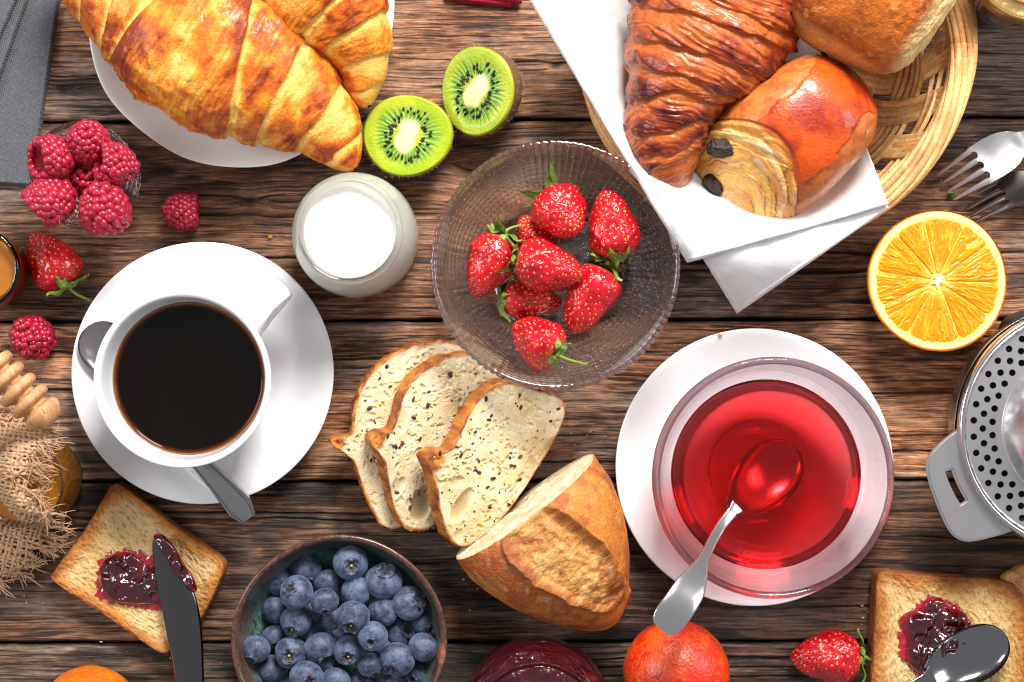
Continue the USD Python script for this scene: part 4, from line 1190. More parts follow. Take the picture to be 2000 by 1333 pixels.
# ------------------------------------------------------------------ berries
def raspberry_shape(seed, hgt=.0200, R=.0112):
    rng = np.random.default_rng(seed)
    out = []
    nrows = 8
    for k in range(nrows):
        f = k / (nrows - 1)
        z = hgt * (.10 + .84 * f)
        r = R * math.sqrt(max(1 - (max(f - .28, 0) / .78) ** 2, 0)) * (.90 + .10 * min(f / .28, 1))
        n_ = max(1, int(round(2 * math.pi * r / .0041)))
        for j in range(n_):
            a = 2 * math.pi * (j + .5 * (k % 2)) / n_ + rng.normal(0, .06)
            rr = max(r - .0013, 0)
            s = .00255 * rng.uniform(.85, 1.12)
            out.append((np.array([rr * math.cos(a), rr * math.sin(a), z + rng.normal(0, .0003)]), s, a, f))
    return out


ico2 = trimesh.creation.icosphere(2)
mat("raspberry_skin", {"g": ("geometry", {}), "n": ("noise_texture", {"scale": 260.0, "detail": 3.0}), "o": ("object_info", {}),
    "c": ("rgb_ramp", {"ramp": [(0.3, (0.24, 0.001, 0.014)), (0.7, (0.48, 0.004, 0.036))]}),
    "h": ("hsv", {"saturation": 1.0}), "v": ("map_range", {"from_min": 0.0, "from_max": 1.0, "to_min": 0.8, "to_max": 1.2}),
    "p": ("principled_bsdf", {"roughness": 0.38, "sheen_weight": 0.06, "sheen_tint": (1.0, 0.6, 0.7), "coat_weight": 0.2, "coat_roughness": 0.2, "subsurface_weight": 0.15, "subsurface_scale": 0.002})},
    [("g.position", "n.vector"), ("n.fac", "c.fac"), ("c.color", "h.color"), ("o.random", "v.value"), ("v.result", "h.value"), ("h.color", "p.base_color")])
plain("raspberry_inside", (0.42, 0.02, 0.05), 0.6, (600, .0008, 3.0))
plain("berry_hair", (0.75, 0.55, 0.35), 0.6)


def make_raspberry(seed, label, group):
    t = Thing("raspberry", label, "raspberry", (0, 0, 0), group)
    rng = np.random.default_rng(seed + 50)
    for p, s, a, f in raspberry_shape(seed):
        v = ico2.vertices * [s * .95, s, s * rng.uniform(.9, 1.05)]
        part(t, "drupelet", (v + p, ico2.faces), "raspberry_skin", local=True)
    V, F = lathe([(0, .0115), (.0026, .0113), (.0046, .010), (.0062, .0055), (.0078, .0022), (.0092, .0018), (.0098, .004), (.0092, .009), (.0075, .0135), (.004, .017), (0, .018)], 40, smooth=1)
    V = V * (1 + .07 * (fbm(V * 700, 2, seed) - .5))[:, None]
    part(t, "hollow_core", (V, F), "raspberry_inside", local=True)
    hs = []
    for p, s, a, f in raspberry_shape(seed)[::5]:
        n_ = p - [0, 0, .008]; n_ /= np.linalg.norm(n_)
        q = p + n_ * s * .9
        dr = n_ + rng.normal(0, .45, 3)
        hs.append(tube(np.array([q, q + dr * .0008, q + dr * .0013 + rng.normal(0, .0003, 3)]), [.00006, .00005, .00003], 3, cap=False))
    part(t, "hairs", join(*hs), "berry_hair", local=True, kind="stuff")
    return t


RG = "raspberries heaped in the small glass dish"
rasp = [  # centre px, height, axis to tip, roll, scale, label, group
    ((172, 274), .052, (.10, .45, .80), .3, 1.02, "plump raspberry at the top of the glass dish, nearest the croissant plate", None),
    ((105, 310), .052, (.62, .10, -.62), 1.2, 1.10, "raspberry showing its open hollow, beside the grey napkin in the glass dish", None),
    ((228, 322), .053, (.80, -.15, -.40), 2.0, 1.02, "raspberry with its hollow facing the others, at the right rim of the glass dish", None),
    ((172, 346), .038, (.1, .2, .9), .7, 1.0, "raspberry sunk lowest in the middle of the glass dish, ringed by the others", None),
    ((103, 390), .054, (.72, .52, -.10), 2.7, 1.16, "large raspberry lying on its side at the lower left rim of the glass dish", None),
    ((203, 403), .056, (-.05, .72, .52), .9, 1.2, "large raspberry overhanging the lower rim of the glass dish, tip upward", None),
    ((353, 413), .0105, (-.85, -.05, .10), .4, .95, "single raspberry lying on the boards right of the glass dish", None),
    ((60, 655), .0110, (-.25, .62, .60), 1.6, 1.06, "single raspberry on the boards between the strawberry and the honey dipper", None)]
plain_v = []
for i, (c, z, a, ro, sc, lab, g) in enumerate(rasp):
    a = np.array(a) / np.linalg.norm(a)
    if i < 3:
        rt_ = make_raspberry(7 + i, lab, g)
        plain_v.append(rt_)
    m_ = frame(a, ro, P(*c, z) - a * .0100 * sc, sc)
    if i < 3:
        place(rt_, m_)
    else:
        copy_of(plain_v[i % 3], m_, lab, g)


# strawberries
def strawberry(label, c, z, axis, length, Rw, seed, leaves=8, stem=True, curl=.4, pale=.25, group=None, pinch=0.0, sep_len=1.0):
    rng = np.random.default_rng(seed)
    s = trimesh.creation.icosphere(5)
    d = s.vertices
    u = (1 - d[:, 2]) / 2                     # 0 at the leafy end, 1 at the tip
    prof = (1 - .42 * u ** 1.4) * (1 + .12 * np.exp(-((u - .22) / .22) ** 2))
    V = np.stack([d[:, 0] * Rw * prof, d[:, 1] * Rw * prof * rng.uniform(.90, 1.0), u * length], 1)
    V[:, 2] -= .0035 * np.exp(-(u / .06))*-1 * .6
    lump = fbm(d * 1.6 + seed, 3, seed) - .5
    V[:, :2] *= (1 + .32 * lump)[:, None]
    V[:, 2] += .004 * (fbm(d * 1.2 + seed + 4, 2, seed) - .5) * np.sin(np.pi * u)
    F = np.asarray(s.faces)[:, ::-1]
    nrm = vnormals(V, F)
    if (nrm * (V - V.mean(0))).sum() < 0:
        F = F[:, ::-1]; nrm = -nrm
    # seeds in spirals, each in its own pit
    n_ = 190
    k = np.arange(n_)
    cu = .06 + .92 * (k + .5) / n_
    ph = k * 2.39996 + rng.normal(0, .10, n_)
    sd = np.stack([np.sqrt(1 - (1 - 2 * cu) ** 2) * np.cos(ph), np.sqrt(1 - (1 - 2 * cu) ** 2) * np.sin(ph), 1 - 2 * cu], 1)
    _, si = cKDTree(d).query(sd)
    dist_, _ = cKDTree(V[si]).query(V)
    pit = np.exp(-(dist_ / .00075) ** 2)
    V0 = V.copy()
    V = V - nrm * (pit * .00075)[:, None] + nrm * (.00018 * np.exp(-((dist_ - .0015) / .0006) ** 2))[:, None]
    t1 = fbm(d * 2.5 + seed, 3, seed + 1)
    col = mixc((.58, .004, .014), (.38, .0015, .008), smoothstep(t1, .35, .7))
    col = mixc(col, (.70, .25, .12), (smoothstep(u, .13, .02) * (pale + .3 * t1)))
    m_ = frame(axis, rng.uniform(0, 6.28), P(*c, z))
    m_[:3, 3] -= m_[:3, 2] * length * .5
    t = Thing("strawberry", label, "strawberry", m_[:3, 3] * [1, 1, 0] + [0, 0, max((xf(m_, V))[:, 2].min(), 0)], group)
    part(t, "fruit", (xf(m_, V), F), "berry", col=col)
    sizes = [(.00062, .00040, .00026)] * n_
    part(t, "seeds", ellipsoids(xf(m_, V0[si] - nrm[si] * .00035), [m_[:3, :3] @ q for q in nrm[si]], sizes, seed), "seed_gold", kind="stuff")
    for q in range(leaves):
        a = 2 * math.pi * q / leaves + rng.normal(0, .18)
        ln = .0115 * rng.uniform(.75, 1.25) * sep_len
        wd = .0034 * rng.uniform(.8, 1.2)
        cu_ = curl + rng.normal(0, .45)
        uu = np.linspace(0, 1, 14)[:, None]; vv = np.linspace(-1, 1, 7)[None, :]
        w_ = wd * np.sin(np.pi * np.clip(uu * .93 + .07, 0, 1) ** .75) * vv
        rad = .0015 + ln * uu * (1 - .12 * cu_ ** 2 * uu)
        zz = .0010 - cu_ * ln * .75 * uu ** 1.8 + .0012 * vv ** 2 + .0008 * np.sin(uu * 9 + q)
        tw = .4 * rng.normal() * uu
        x = rad + 0 * vv; y = w_ * np.cos(tw); zq = zz + w_ * np.sin(tw) - .0012
        v = np.stack([x * math.cos(a) - y * math.sin(a), x * math.sin(a) + y * math.cos(a), zq], -1)
        tl = fbm(np.concatenate([v * 500], -1) + q, 3, seed)
        lc_ = mixc((.10, .20, .020), (.26, .36, .06), smoothstep(tl + .25 * (1 - np.abs(vv)) * 1.0 - .1, .35, .75))
        lc_ = mixc(lc_, (.34, .33, .09), smoothstep(uu, .85, 1.0) * .5 + 0 * vv)
        part(t, "sepal", (xf(m_, v.reshape(-1, 3)), quads2tris(grid_faces(14, 7, False))), "leaf", col=lc_.reshape(-1, 3))
    if stem:
        b_ = rng.normal(0, .004, 2)
        pth = curve(np.array([[0, 0, .001], [b_[0] * .3, b_[1] * .3, -.0035], [b_[0], b_[1], -.0075], [b_[0] * 2.0, b_[1] * 2.0, -.0120]]), 14)
        part(t, "stem", tube(xf(m_, pth), np.interp(np.linspace(0, 1, 14), [0, .2, 1], [.0015, .0009, .0008]), 8), "stem_green")
    return t


def dirv(x, y, z):
    """A direction given as seen in the photo: right, down, towards the viewer."""
    v = np.array([x, -y, z], float)
    return v / np.linalg.norm(v)


strawberry("upright strawberry at the left of the glass bowl, its stem pointing up", (955, 517), .040, dirv(-.42, .88, -.05), .040, .0158, 1, curl=-.1)
strawberry("strawberry at the top of the glass bowl with long drooping green sepals", (1098, 418), .044, dirv(.42, .62, .55), .034, .0165, 2, curl=.25, pale=.9, sep_len=1.15, stem=False)
strawberry("strawberry at the upper right of the glass bowl, leafy end hanging toward the rim", (1196, 440), .040, dirv(-.20, -.95, .10), .041, .0172, 3, curl=-.7, pale=.8, sep_len=1.25, stem=False)
strawberry("small strawberry half hidden behind the centre strawberries of the glass bowl", (1042, 462), .030, dirv(-.3, -.5, .3), .028, .0120, 4, curl=.2, stem=False)
strawberry("strawberry lying on top at the centre of the glass bowl, no leaves showing", (1070, 521), .052, dirv(.95, .25, .05), .040, .0150, 5, curl=.2, leaves=7, stem=False, sep_len=.8)
strawberry("strawberry lying on its side beneath the centre one, leaves to its left", (1036, 586), .030, dirv(.98, .08, .02), .036, .0128, 6, curl=-.35, pale=.7, stem=False)
strawberry("strawberry at the right of the glass bowl, slanting down with its tip at lower left", (1149, 584), .036, dirv(-.45, .88, .05), .043, .0160, 7, curl=.1, stem=False)
strawberry("lowest strawberry in the glass bowl, its leaves and stem facing the loaf", (1048, 664), .042, dirv(-.70, -.50, -.40), .034, .0160, 8, curl=-.25)
strawberry("strawberry alone on the boards above the cup, leaves at its lower right", (100, 510), .0165, dirv(-.52, -.80, .02), .038, .0158, 9, curl=-.3)
strawberry("strawberry lying on the boards beside the lower right toast", (1615, 1284), .0165, dirv(-.98, .03, .02), .042, .0168, 10, curl=-.5, sep_len=1.2)

# blueberries
mat("blueberry_skin", {"t": ("texture_coordinate", {}), "g": ("geometry", {}), "o": ("object_info", {}), "a": ("attribute", {"attribute": "col"}),
    "n": ("noise_texture", {"scale": 170.0, "detail": 5.0, "roughness": 0.65}), "n2": ("noise_texture", {"scale": 620.0, "detail": 4.0, "roughness": 0.6}),
    "s": ("math", {"math_type": "multiply_add", "value2": 0.45}), "rn": ("math", {"math_type": "multiply_add", "value2": 0.10, "value3": -0.05}), "s2": ("math", {"math_type": "add"}),
    "c": ("rgb_ramp", {"ramp": [(0.50, (0.008, 0.009, 0.022)), (0.64, (0.026, 0.033, 0.066)), (0.84, (0.095, 0.122, 0.20))]}),
    "m": ("vector_math", {"math_type": "multiply"}),
    "b": ("bump", {"distance": 0.0002}), "p": ("principled_bsdf", {"roughness": 0.55, "sheen_weight": 0.3, "sheen_tint": (0.6, 0.7, 1.0)})},
    [("g.position", "n.vector"), ("g.position", "n2.vector"), ("n2.fac", "s.value1"), ("n.fac", "s.value3"), ("o.random", "rn.value1"), ("s.value", "s2.value1"), ("rn.value", "s2.value2"),
     ("s2.value", "c.fac"), ("c.color", "m.vector1"), ("a.color", "m.vector2"), ("m.vector", "p.base_color"), ("n2.fac", "b.height"), ("b.normal", "p.normal")])


def make_blueberry(seed, label):
    t = Thing("blueberry", label, "blueberry", (0, 0, 0))
    s = trimesh.creation.icosphere(5)
    d = s.vertices
    th = np.arccos(np.clip(d[:, 2], -1, 1)); ph = np.arctan2(d[:, 1], d[:, 0])
    rc_ = [.40, .33, .44, .28][seed % 4]
    lob = 1 + .16 * np.cos(5 * ph + seed)
    x = th / (rc_ * lob)
    rr = 1 - .05 * np.exp(-(th / .8) ** 2)
    rr = rr + .10 * np.exp(-((x - 1.0) / .20) ** 2) * (.6 + .4 * np.cos(5 * ph + seed)) - .22 * (1 - smoothstep(x, .55, .95))
    rr = rr * (1 + .07 * (fbm(d * 1.2 + seed * 3, 2, seed) - .5))
    V = d * rr[:, None] * .0090
    V[:, 2] *= .90
    cm = mixc((1, 1, 1), (.42, .33, .28), (1 - smoothstep(x, .75, 1.05)))
    part(t, "skin", (V, s.faces), "blueberry_skin", col=cm, local=True)
    ms = []
    rng = np.random.default_rng(seed + 3)
    for k in range(5):
        a = 2 * np.pi * k / 5 - seed / 5
        uu = np.linspace(0, 1, 5)[:, None]; vv = np.linspace(-1, 1, 5)[None, :]
        rad = np.sin(rc_) * .0088 * (1.0 + .30 * uu) + 0 * vv
        y = .0019 * (rc_ / .35) * vv * (1 - uu ** 2 * .75)
        z = .0081 * math.cos(rc_) + .0011 * uu + 0 * vv - .0003
        v = np.stack([rad * math.cos(a) - y * math.sin(a), rad * math.sin(a) + y * math.cos(a), z], -1).reshape(-1, 3)
        ms.append((v, quads2tris(grid_faces(5, 5, False))))
    V, F = join(*ms)
    part(t, "crown", (V, F), "blueberry_skin", col=np.tile([.75, .7, .7], (len(V), 1)), local=True)
    V, F = lathe([(0, .0069), (.0005, .0069), (.0007, .0063)], 10)
    part(t, "blossom_scar", (V, F), "seed_gold" if seed % 4 == 0 else "seed_brown", local=True)
    return t


blues = [  # px, py, radius px, layer, crown direction (photo right, down, up), label
    (685, 1100, 31, 1, (.15, .1, .95), "big pale blueberry at the very top of the stoneware bowl, its small scar facing up"),
    (598, 1113, 28, 0, (.2, .8, .5), "dark blueberry second from the top left in the stoneware bowl"),
    (750, 1135, 33, 1, (.1, -.7, .6), "large blueberry at the upper right of the pile, next to the topmost one"),
    (545, 1135, 26, 0, (.5, .5, -.5), "dark blueberry at the upper left edge of the pile"),
    (579, 1157, 30, 2, (-.35, -.4, .85), "blueberry raised on the upper left of the pile with its crown toward the left"),
    (642, 1140, 27, 0, (0, .8, .6), "blueberry just below left of the topmost one, crown shadowed and facing down"),
    (696, 1155, 27, 1, (.3, .3, -.8), "plain round blueberry under the topmost one, no crown showing"),
    (634, 1175, 25, 2, (.1, .75, .62), "small blueberry resting on the upper middle of the pile"),
    (540, 1190, 25, 0, (-.6, .2, -.3), "dark blueberry at the left edge, below the upper left pair"),
    (799, 1178, 31, 1, (.65, -.35, .55), "large blueberry nearest the bowl's right wall in the upper half"),
    (749, 1194, 27, 1, (.2, .2, -.8), "smooth blueberry between the big right one and the pile's middle"),
    (690, 1205, 30, 2, (-.1, .62, .78), "pale blueberry high on the centre of the pile with a small dark crown"),
    (578, 1214, 28, 1, (-.25, .6, .75), "blueberry with a small eye-like crown on the left middle of the pile"),
    (728, 1243, 27, 2, (-.1, .35, .92), "blueberry with an open round crown facing up, right of centre"),
    (781, 1234, 28, 0, (.5, -.2, .5), "blueberry low against the others at the right middle of the bowl"),
    (625, 1265, 29, 1, (.5, .75, .35), "round pale blueberry at the lower centre with its crown turned down right"),
    (500, 1268, 26, 1, (-.3, .72, .60), "lone blueberry farthest left, touching the bowl's wall"),
    (569, 1275, 29, 1, (-.05, .1, .98), "blueberry with an orange centre scar at the lower left of the pile"),
    (680, 1271, 27, 1, (.1, .38, .90), "blueberry with a wide open crown at the lower centre right"),
    (827, 1264, 27, 1, (.3, -.5, -.4), "blueberry at the far right, resting by the chipped rim"),
    (776, 1288, 32, 1, (-.35, .62, .70), "largest blueberry of the lower right with a deep crown"),
    (532, 1306, 27, 0, (-.2, .6, -.2), "purplish dark blueberry at the lower left by the bowl's wall"),
    (598, 1324, 30, 2, (.35, .1, .90), "blueberry with a star-shaped crown at the bottom edge of the photo"),
    (723, 1299, 23, 1, (.35, .7, .35), "smallest blueberry of the lower middle, between two open crowns"),
    (655, 1334, 28, 1, (.2, -.3, -.7), "plain pale blueberry cut by the bottom of the photo, right of the star-crowned one"),
    (815, 1317, 24, 0, (-.35, .3, .80), "blueberry at the lower right with a little orange scar"),
    (537, 1243, 22, 0, (.1, .4, .3), "small shadowed blueberry at the left between the lone one and the pile"),
    (650, 1213, 25, 0, (.2, .4, .3), "shadowed blueberry buried left of the pale central one"),
    (612, 1232, 24, 0, (-.2, -.4, .3), "shadowed blueberry buried below the eye-crowned one"),
    (704, 1338, 26, 0, (0, .4, .4), "shadowed blueberry at the bottom edge under the smallest one"),
    (768, 1340, 26, 0, (.3, .3, .4), "shadowed blueberry at the bottom edge under the largest lower right one"),
    (612, 1192, 25, 0, (.4, -.3, .4), "shadowed blueberry glimpsed between the upper middle berries"),
    (664, 1240, 26, 0, (-.4, .3, .4), "shadowed blueberry glimpsed below the pale central one"),
    (752, 1266, 24, 0, (.3, .5, .3), "shadowed blueberry tucked above the largest lower right one"),
    (720, 1125, 24, 0, (-.3, -.5, .4), "shadowed blueberry tucked between the two big topmost berries"),
    (640, 1298, 26, 0, (.5, .2, .4), "shadowed blueberry behind the star-crowned one at the bottom"),
    (828, 1215, 23, 0, (.6, .3, .4), "small blueberry against the bowl's right wall above the far right one"),
    (560, 1352, 26, 0, (.3, .3, .4), "blueberry mostly below the photo's edge at the bowl's lower left")]
protos = []
for i, (x, y, r, ly, cd, lab) in enumerate(blues):
    if i < 4:
        t = make_blueberry(i, lab)
        protos.append(t)
    z = .0155 + .0095 * ly
    sc = L(r, z) / .0089 * 1.09
    m_ = frame(dirv(*cd), i * 1.3, P(x, y, z), sc)
    if i < 4:
        place(t, m_)
    else:
        copy_of(protos[(i * 7 + i // 3) % 4], m_, lab)

# ------------------------------------------------------------------ kiwi halves
plain("kiwi_skin", (0.20, 0.10, 0.035), 0.8, (1800, .0008, 3.0))


def kiwi(label, c, z, nrm, rx, ry, ang, seed, depth):
    na, nr = 240, 90
    th = np.linspace(0, 2 * np.pi, na, endpoint=False)
    t = np.linspace(0, 1, nr)
    wob = 1 + .015 * np.sin(3 * th + seed) + .01 * np.sin(2 * th)
    bx, by = rx * np.cos(th) * wob, ry * np.sin(th) * wob
    T, TH = np.meshgrid(t, th, indexing="ij")
    X, Y = T * bx, T * by
    nz = fbm(np.stack([np.cos(TH) * 2, np.sin(TH) * 2, T * 3 + seed], -1), 3, seed)
    cr = .29 * (1 + .35 * np.cos(2 * TH + .8) + .5 * (nz - .5))
    ray = fbm(np.stack([np.cos(TH) * 11, np.sin(TH) * 11, T * 1.0], -1), 2, seed + 1)
    lines = np.abs(np.sin(TH * 19 + 1.2 * np.sin(TH * 3))) ** .5
    Z = -.0006 * smoothstep(T, cr, cr + .1) * (1 - smoothstep(T, .62, .85)) * (ray - .2) * 1.5 - .0004 * (1 - lines) * smoothstep(T, .3, .45) * (1 - smoothstep(T, .7, .8)) - .0016 * smoothstep(T, .93, 1.0) ** 2 + .0008 * (1 - smoothstep(T, .1, cr))
    col = mixc((.41, .48, .025), (.29, .39, .014), smoothstep(nz, .3, .7))
    dk = smoothstep(T, .30, .42) * (1 - smoothstep(T + .22 * (ray - .5) + .06 * (lines - .5), .58, .80))
    col = mixc(col, (.085, .24, .008), dk * (.55 + .45 * lines))
    col = mixc(col, (.45, .58, .14), dk * (1 - lines) * .75 * (ray > .3))
    col = mixc(col, (.74, .76, .34), 1 - smoothstep(T, cr * .85, cr * 1.25))
    col = mixc(col, (.22, .13, .03), smoothstep(T, .972, 1.0))
    m_ = frame(nrm, 0, P(*c, z))
    # roll so that local x lies along the wanted angle in the photo
    m_[:3, :3] = m_[:3, :3] @ trimesh.transformations.rotation_matrix(ang, [0, 0, 1])[:3, :3]
    th_ = Thing("kiwi_half", label, "kiwi", P(*c, 0))
    part(th_, "flesh", (xf(m_, np.stack([X, Y, Z], -1).reshape(-1, 3)), quads2tris(grid_faces(nr, na))), "juicy", col=col.reshape(-1, 3))
    ps = np.linspace(0, np.pi / 2, 40)
    sx_ = np.cos(ps)[:, None]; sz_ = -depth * np.sin(ps)[:, None] + 0 * th[None]
    v = np.stack([sx_ * bx, sx_ * by, sz_ - .0016], -1).reshape(-1, 3)
    v = v * (1 + .012 * (fbm(v * 600, 2, 3) - .5))[:, None]
    W_ = xf(m_, v)
    W_[:, 2] = np.maximum(W_[:, 2], .0006)
    part(th_, "skin", (W_, quads2tris(grid_faces(40, na))), "kiwi_skin")
    rng = np.random.default_rng(seed)
    hs = []
    for _ in range(500):
        i_ = rng.integers(0, 22) * na + rng.integers(0, na)
        n_ = W_[i_] - (m_[:3, 3] - m_[:3, 2] * depth * .4); n_ /= np.linalg.norm(n_)
        hs.append(tube(np.array([W_[i_] - n_ * .0002, W_[i_] + n_ * .0011 + rng.normal(0, .0005, 3)]), [.0001, .00004], 3, cap=False))
    part(th_, "hairs", join(*hs), "berry_hair", kind="stuff")
    cs, ns, sz = [], [], []
    for k in range(64):
        a = 2 * np.pi * k / 64 + rng.normal(0, .05)
        rr = .30 * (1 + .30 * math.cos(2 * a + .8)) + rng.uniform(.08, .30)
        rr = max(rr, .36)
        cs.append([rr * rx * math.cos(a), rr * ry * math.sin(a), 0.0]); sz.append(a)
    ms = []
    s_ = trimesh.creation.icosphere(2)
    for p, a in zip(cs, sz):
        f = rng.uniform(.8, 1.15)
        v = s_.vertices * [.00115 * f, .00062 * f, .0006]
        ca_, sn_ = math.cos(a), math.sin(a)
        v = np.stack([v[:, 0] * ca_ - v[:, 1] * sn_, v[:, 0] * sn_ + v[:, 1] * ca_, v[:, 2]], 1) + p
        ms.append((xf(m_, v), s_.faces))
    part(th_, "seeds", join(*ms), "seed_black", kind="stuff")


kiwi("kiwi half lying flat, cut face up, just above the yogurt jar", (795, 265), .027, dirv(-.06, .06, 1), L(80, .027), L(89, .027), 0.15, 3, .026)
kiwi("kiwi half tilted to show its fuzzy brown skin, behind the flat one", (930, 179), .031, dirv(-.42, .18, .88), L(88, .031), L(79, .031), -.3, 8, .036)

# ------------------------------------------------------------------ orange half
oc = P(1832, 549, .036)
RO_ = L(137, .036)
on = dirv(.02, .02, 1)
mo = frame(on, 0, oc)
org = Thing("orange_half", "halved orange lying cut face up beside the fork", "orange", [oc[0], oc[1], 0])
na = 300
th = np.linspace(0, 2 * np.pi, na, endpoint=False)
wob = 1 + .012 * np.sin(2 * th + .5) + .008 * np.sin(3 * th)
ps = np.linspace(0, np.pi / 2, 90)
v = np.stack([np.cos(ps)[:, None] * RO_ * np.cos(th) * wob, np.cos(ps)[:, None] * RO_ * np.sin(th) * wob, -.0355 * np.sin(ps)[:, None] + 0 * th], -1).reshape(-1, 3)
po = cKDTree(v[np.random.default_rng(3).choice(len(v), 1500, replace=False)]).query(v)[0]
v = v * (1 - .010 * np.exp(-(po / .0006) ** 2))[:, None]
part(org, "peel", (xf(mo, v), quads2tris(grid_faces(90, na))), "citrus_peel", col=mixc((.72, .21, .005), (.60, .13, .004), smoothstep(fbm(v * 60, 3, 4), .35, .65)))
t = np.linspace(0, 1, 60)
T, TH = np.meshgrid(t, th, indexing="ij")
pn = fbm(np.stack([T * np.cos(TH) * 14, T * np.sin(TH) * 14, 0 * T], -1), 4, 6)
Z = -.0012 * (1 - smoothstep(T, .80, .90)) - .0015 * smoothstep(T, .965, 1) ** 2 + .0004 * (pn - .5)
pc = mixc((.92, .56, .06), (.92, .66, .14), smoothstep(pn, .4, .6))
pc = mixc(pc, (.92, .76, .30), smoothstep(T, .88, .93))
pc = mixc(pc, (.85, .36, .01), smoothstep(T, .955, .985))
part(org, "pith", (xf(mo, np.stack([T * RO_ * np.cos(TH) * wob, T * RO_ * np.sin(TH) * wob, Z], -1).reshape(-1, 3)), quads2tris(grid_faces(60, na))), "matte", col=pc.reshape(-1, 3))
plain("core_pith", (.84, .70, .42), .7, (700, .0015, 3.0))
bounds = np.array([0.12, .72, 1.28, 1.95, 2.45, 3.12, 3.62, 4.30, 4.88, 5.52]) + .25
rng = np.random.default_rng(12)
for k in range(10):
    a0, a1 = bounds[k], bounds[(k + 1) % 10] + (2 * np.pi if k == 9 else 0)
    g_ = .00035
    pts = [(r_ * RO_, 0.0) for r_ in (.11, .2, .35, .5, .65, .78, .86)] + [(.915 * RO_, f) for f in np.linspace(.08, .92, 10)] + [(r_ * RO_, 1.0) for r_ in (.86, .78, .65, .5, .35, .2, .11)]
    outl = []
    for r_, f in pts:
        ga = g_ / r_
        a = a0 + ga + (a1 - a0 - 2 * ga) * f
        outl.append([r_ * math.cos(a), r_ * math.sin(a)])
    outl = resample(chaikin(np.array(outl), 2, True), 200, True)
    pr = [(q, .0011 * math.sqrt(max(1 - q ** 6, 0)) - .0010) for q in np.linspace(0, 1, 60)] + [(1, -.003)]
    am = (a0 + a1) / 2
    V, F = pad(outl, pr, [.62 * RO_ * math.cos(am), .62 * RO_ * math.sin(am)])
    rad = np.hypot(V[:, 0], V[:, 1]); aa = np.arctan2(V[:, 1], V[:, 0])
    da = (aa - am + np.pi) % (2 * np.pi) - np.pi
    # juice sacs: drops that point to the core, fanning to the membranes
    lx, ly_ = rad * np.cos(da * .9), rad * np.sin(da * .9)
    ves = noise(np.stack([(lx - 3.2 * np.abs(ly_)) * 260, ly_ * 900 + 4 * fbm(np.stack([lx * 200, ly_ * 200, 0 * lx + k], -1), 2, k), 0 * lx + k * 7], -1), k)
    V[:, 2] += (ves - .5) * .0007 * (V[:, 2] > -.0012)
    cc_ = mixc((.91, .215, .0), (.95, .30, .0), smoothstep(ves, .35, .8))
    cc_ = mixc(cc_, (.96, .56, .08), smoothstep(ves, .80, .93) * .6)
    cc_ = mixc(cc_, (.95, .56, .10), smoothstep(rad / RO_, .30, .12) * .6)
    part(org, "segment", (xf(mo, V), F), "juicy", col=cc_)
cv = pad(resample(np.array([[math.cos(a) * RO_ * (.075 + .035 * math.cos(5 * a)), math.sin(a) * RO_ * (.075 + .035 * math.cos(5 * a + .4))] for a in np.linspace(0, 6.28, 40, endpoint=False)]), 80, True), [(q, .0004 * (1 - q)) for q in np.linspace(0, 1, 12)], (0, 0))
part(org, "core", (xf(mo, cv[0] + [0, 0, .0002]), cv[1]), "core_pith")


def round_citrus(name, label, c, z, r, colA, colB, seed, squash=.95, stain=.6):
    s = trimesh.creation.icosphere(6)
    d = s.vertices
    po = cKDTree(d[np.random.default_rng(seed).choice(len(d), 2600, replace=False)]).query(d)[0]
    rr = 1 + .03 * (fbm(d * 1.5 + seed, 2, seed) - .5) - .006 * np.exp(-(po / .014) ** 2)
    V = d * rr[:, None] * r * [1, 1, squash]
    p = P(*c, z)
    n1 = fbm(d * 2.2 + seed, 4, seed + 1); n2 = fbm(d * 16 + seed, 3, seed + 2)
    col = mixc(colA, colB, smoothstep(n1 * stain + (1 - stain) * .5 + .6 * (n2 - .5), .35, .65))
    t = Thing(name, label, "orange", [p[0], p[1], 0])
    V = V + [p[0], p[1], r * squash - .0004]
    part(t, "peel", (V, s.faces), "citrus_peel", col=col)
    return t


round_citrus("blood_orange", "whole red-blushed blood orange under the tea spoon's handle at the bottom edge", (1321, 1317), .030, L(105, .030), (.62, .018, .006), (.74, .085, .006), 3)
round_citrus("orange", "top of a whole orange at the bottom edge, left of the knife", (171, 1400), .030, L(96, .030), (.78, .20, .006), (.66, .11, .006), 5)

# ------------------------------------------------------------------ cutlery
knf = Thing("table_knife", "dark steel table knife lying over the left toast with jam on its blade", "knife", P(345, 1250))
left = [(296, 1058), (298, 1090), (304, 1130), (312, 1170), (321, 1215), (331, 1262), (340, 1310), (345, 1360), (346, 1420)]
right = [(400, 1420), (400, 1360), (399, 1310), (397, 1255), (392, 1205), (383, 1165), (371, 1140), (357, 1115), (343, 1085), (330, 1060), (318, 1048), (304, 1049)]
ol = resample(chaikin(np.array(left + right, float), 2, True), 420, True)
kz = lambda y: .0180 + .0030 * (y - 1050) / 300
bd = np.array([P(x, y, .0195)[:2] for x, y in ol])
ser = (np.arange(420) % 3 == 0) * .00025 * ((ol[:, 0] > 365) & (ol[:, 1] > 1130))
pol = Polygon(bd)
cl = np.array([P(x, y, .0195)[:2] for x, y in curve(np.array([(310, 1060), (330, 1130), (352, 1215), (366, 1300), (372, 1415)], float), 80)])
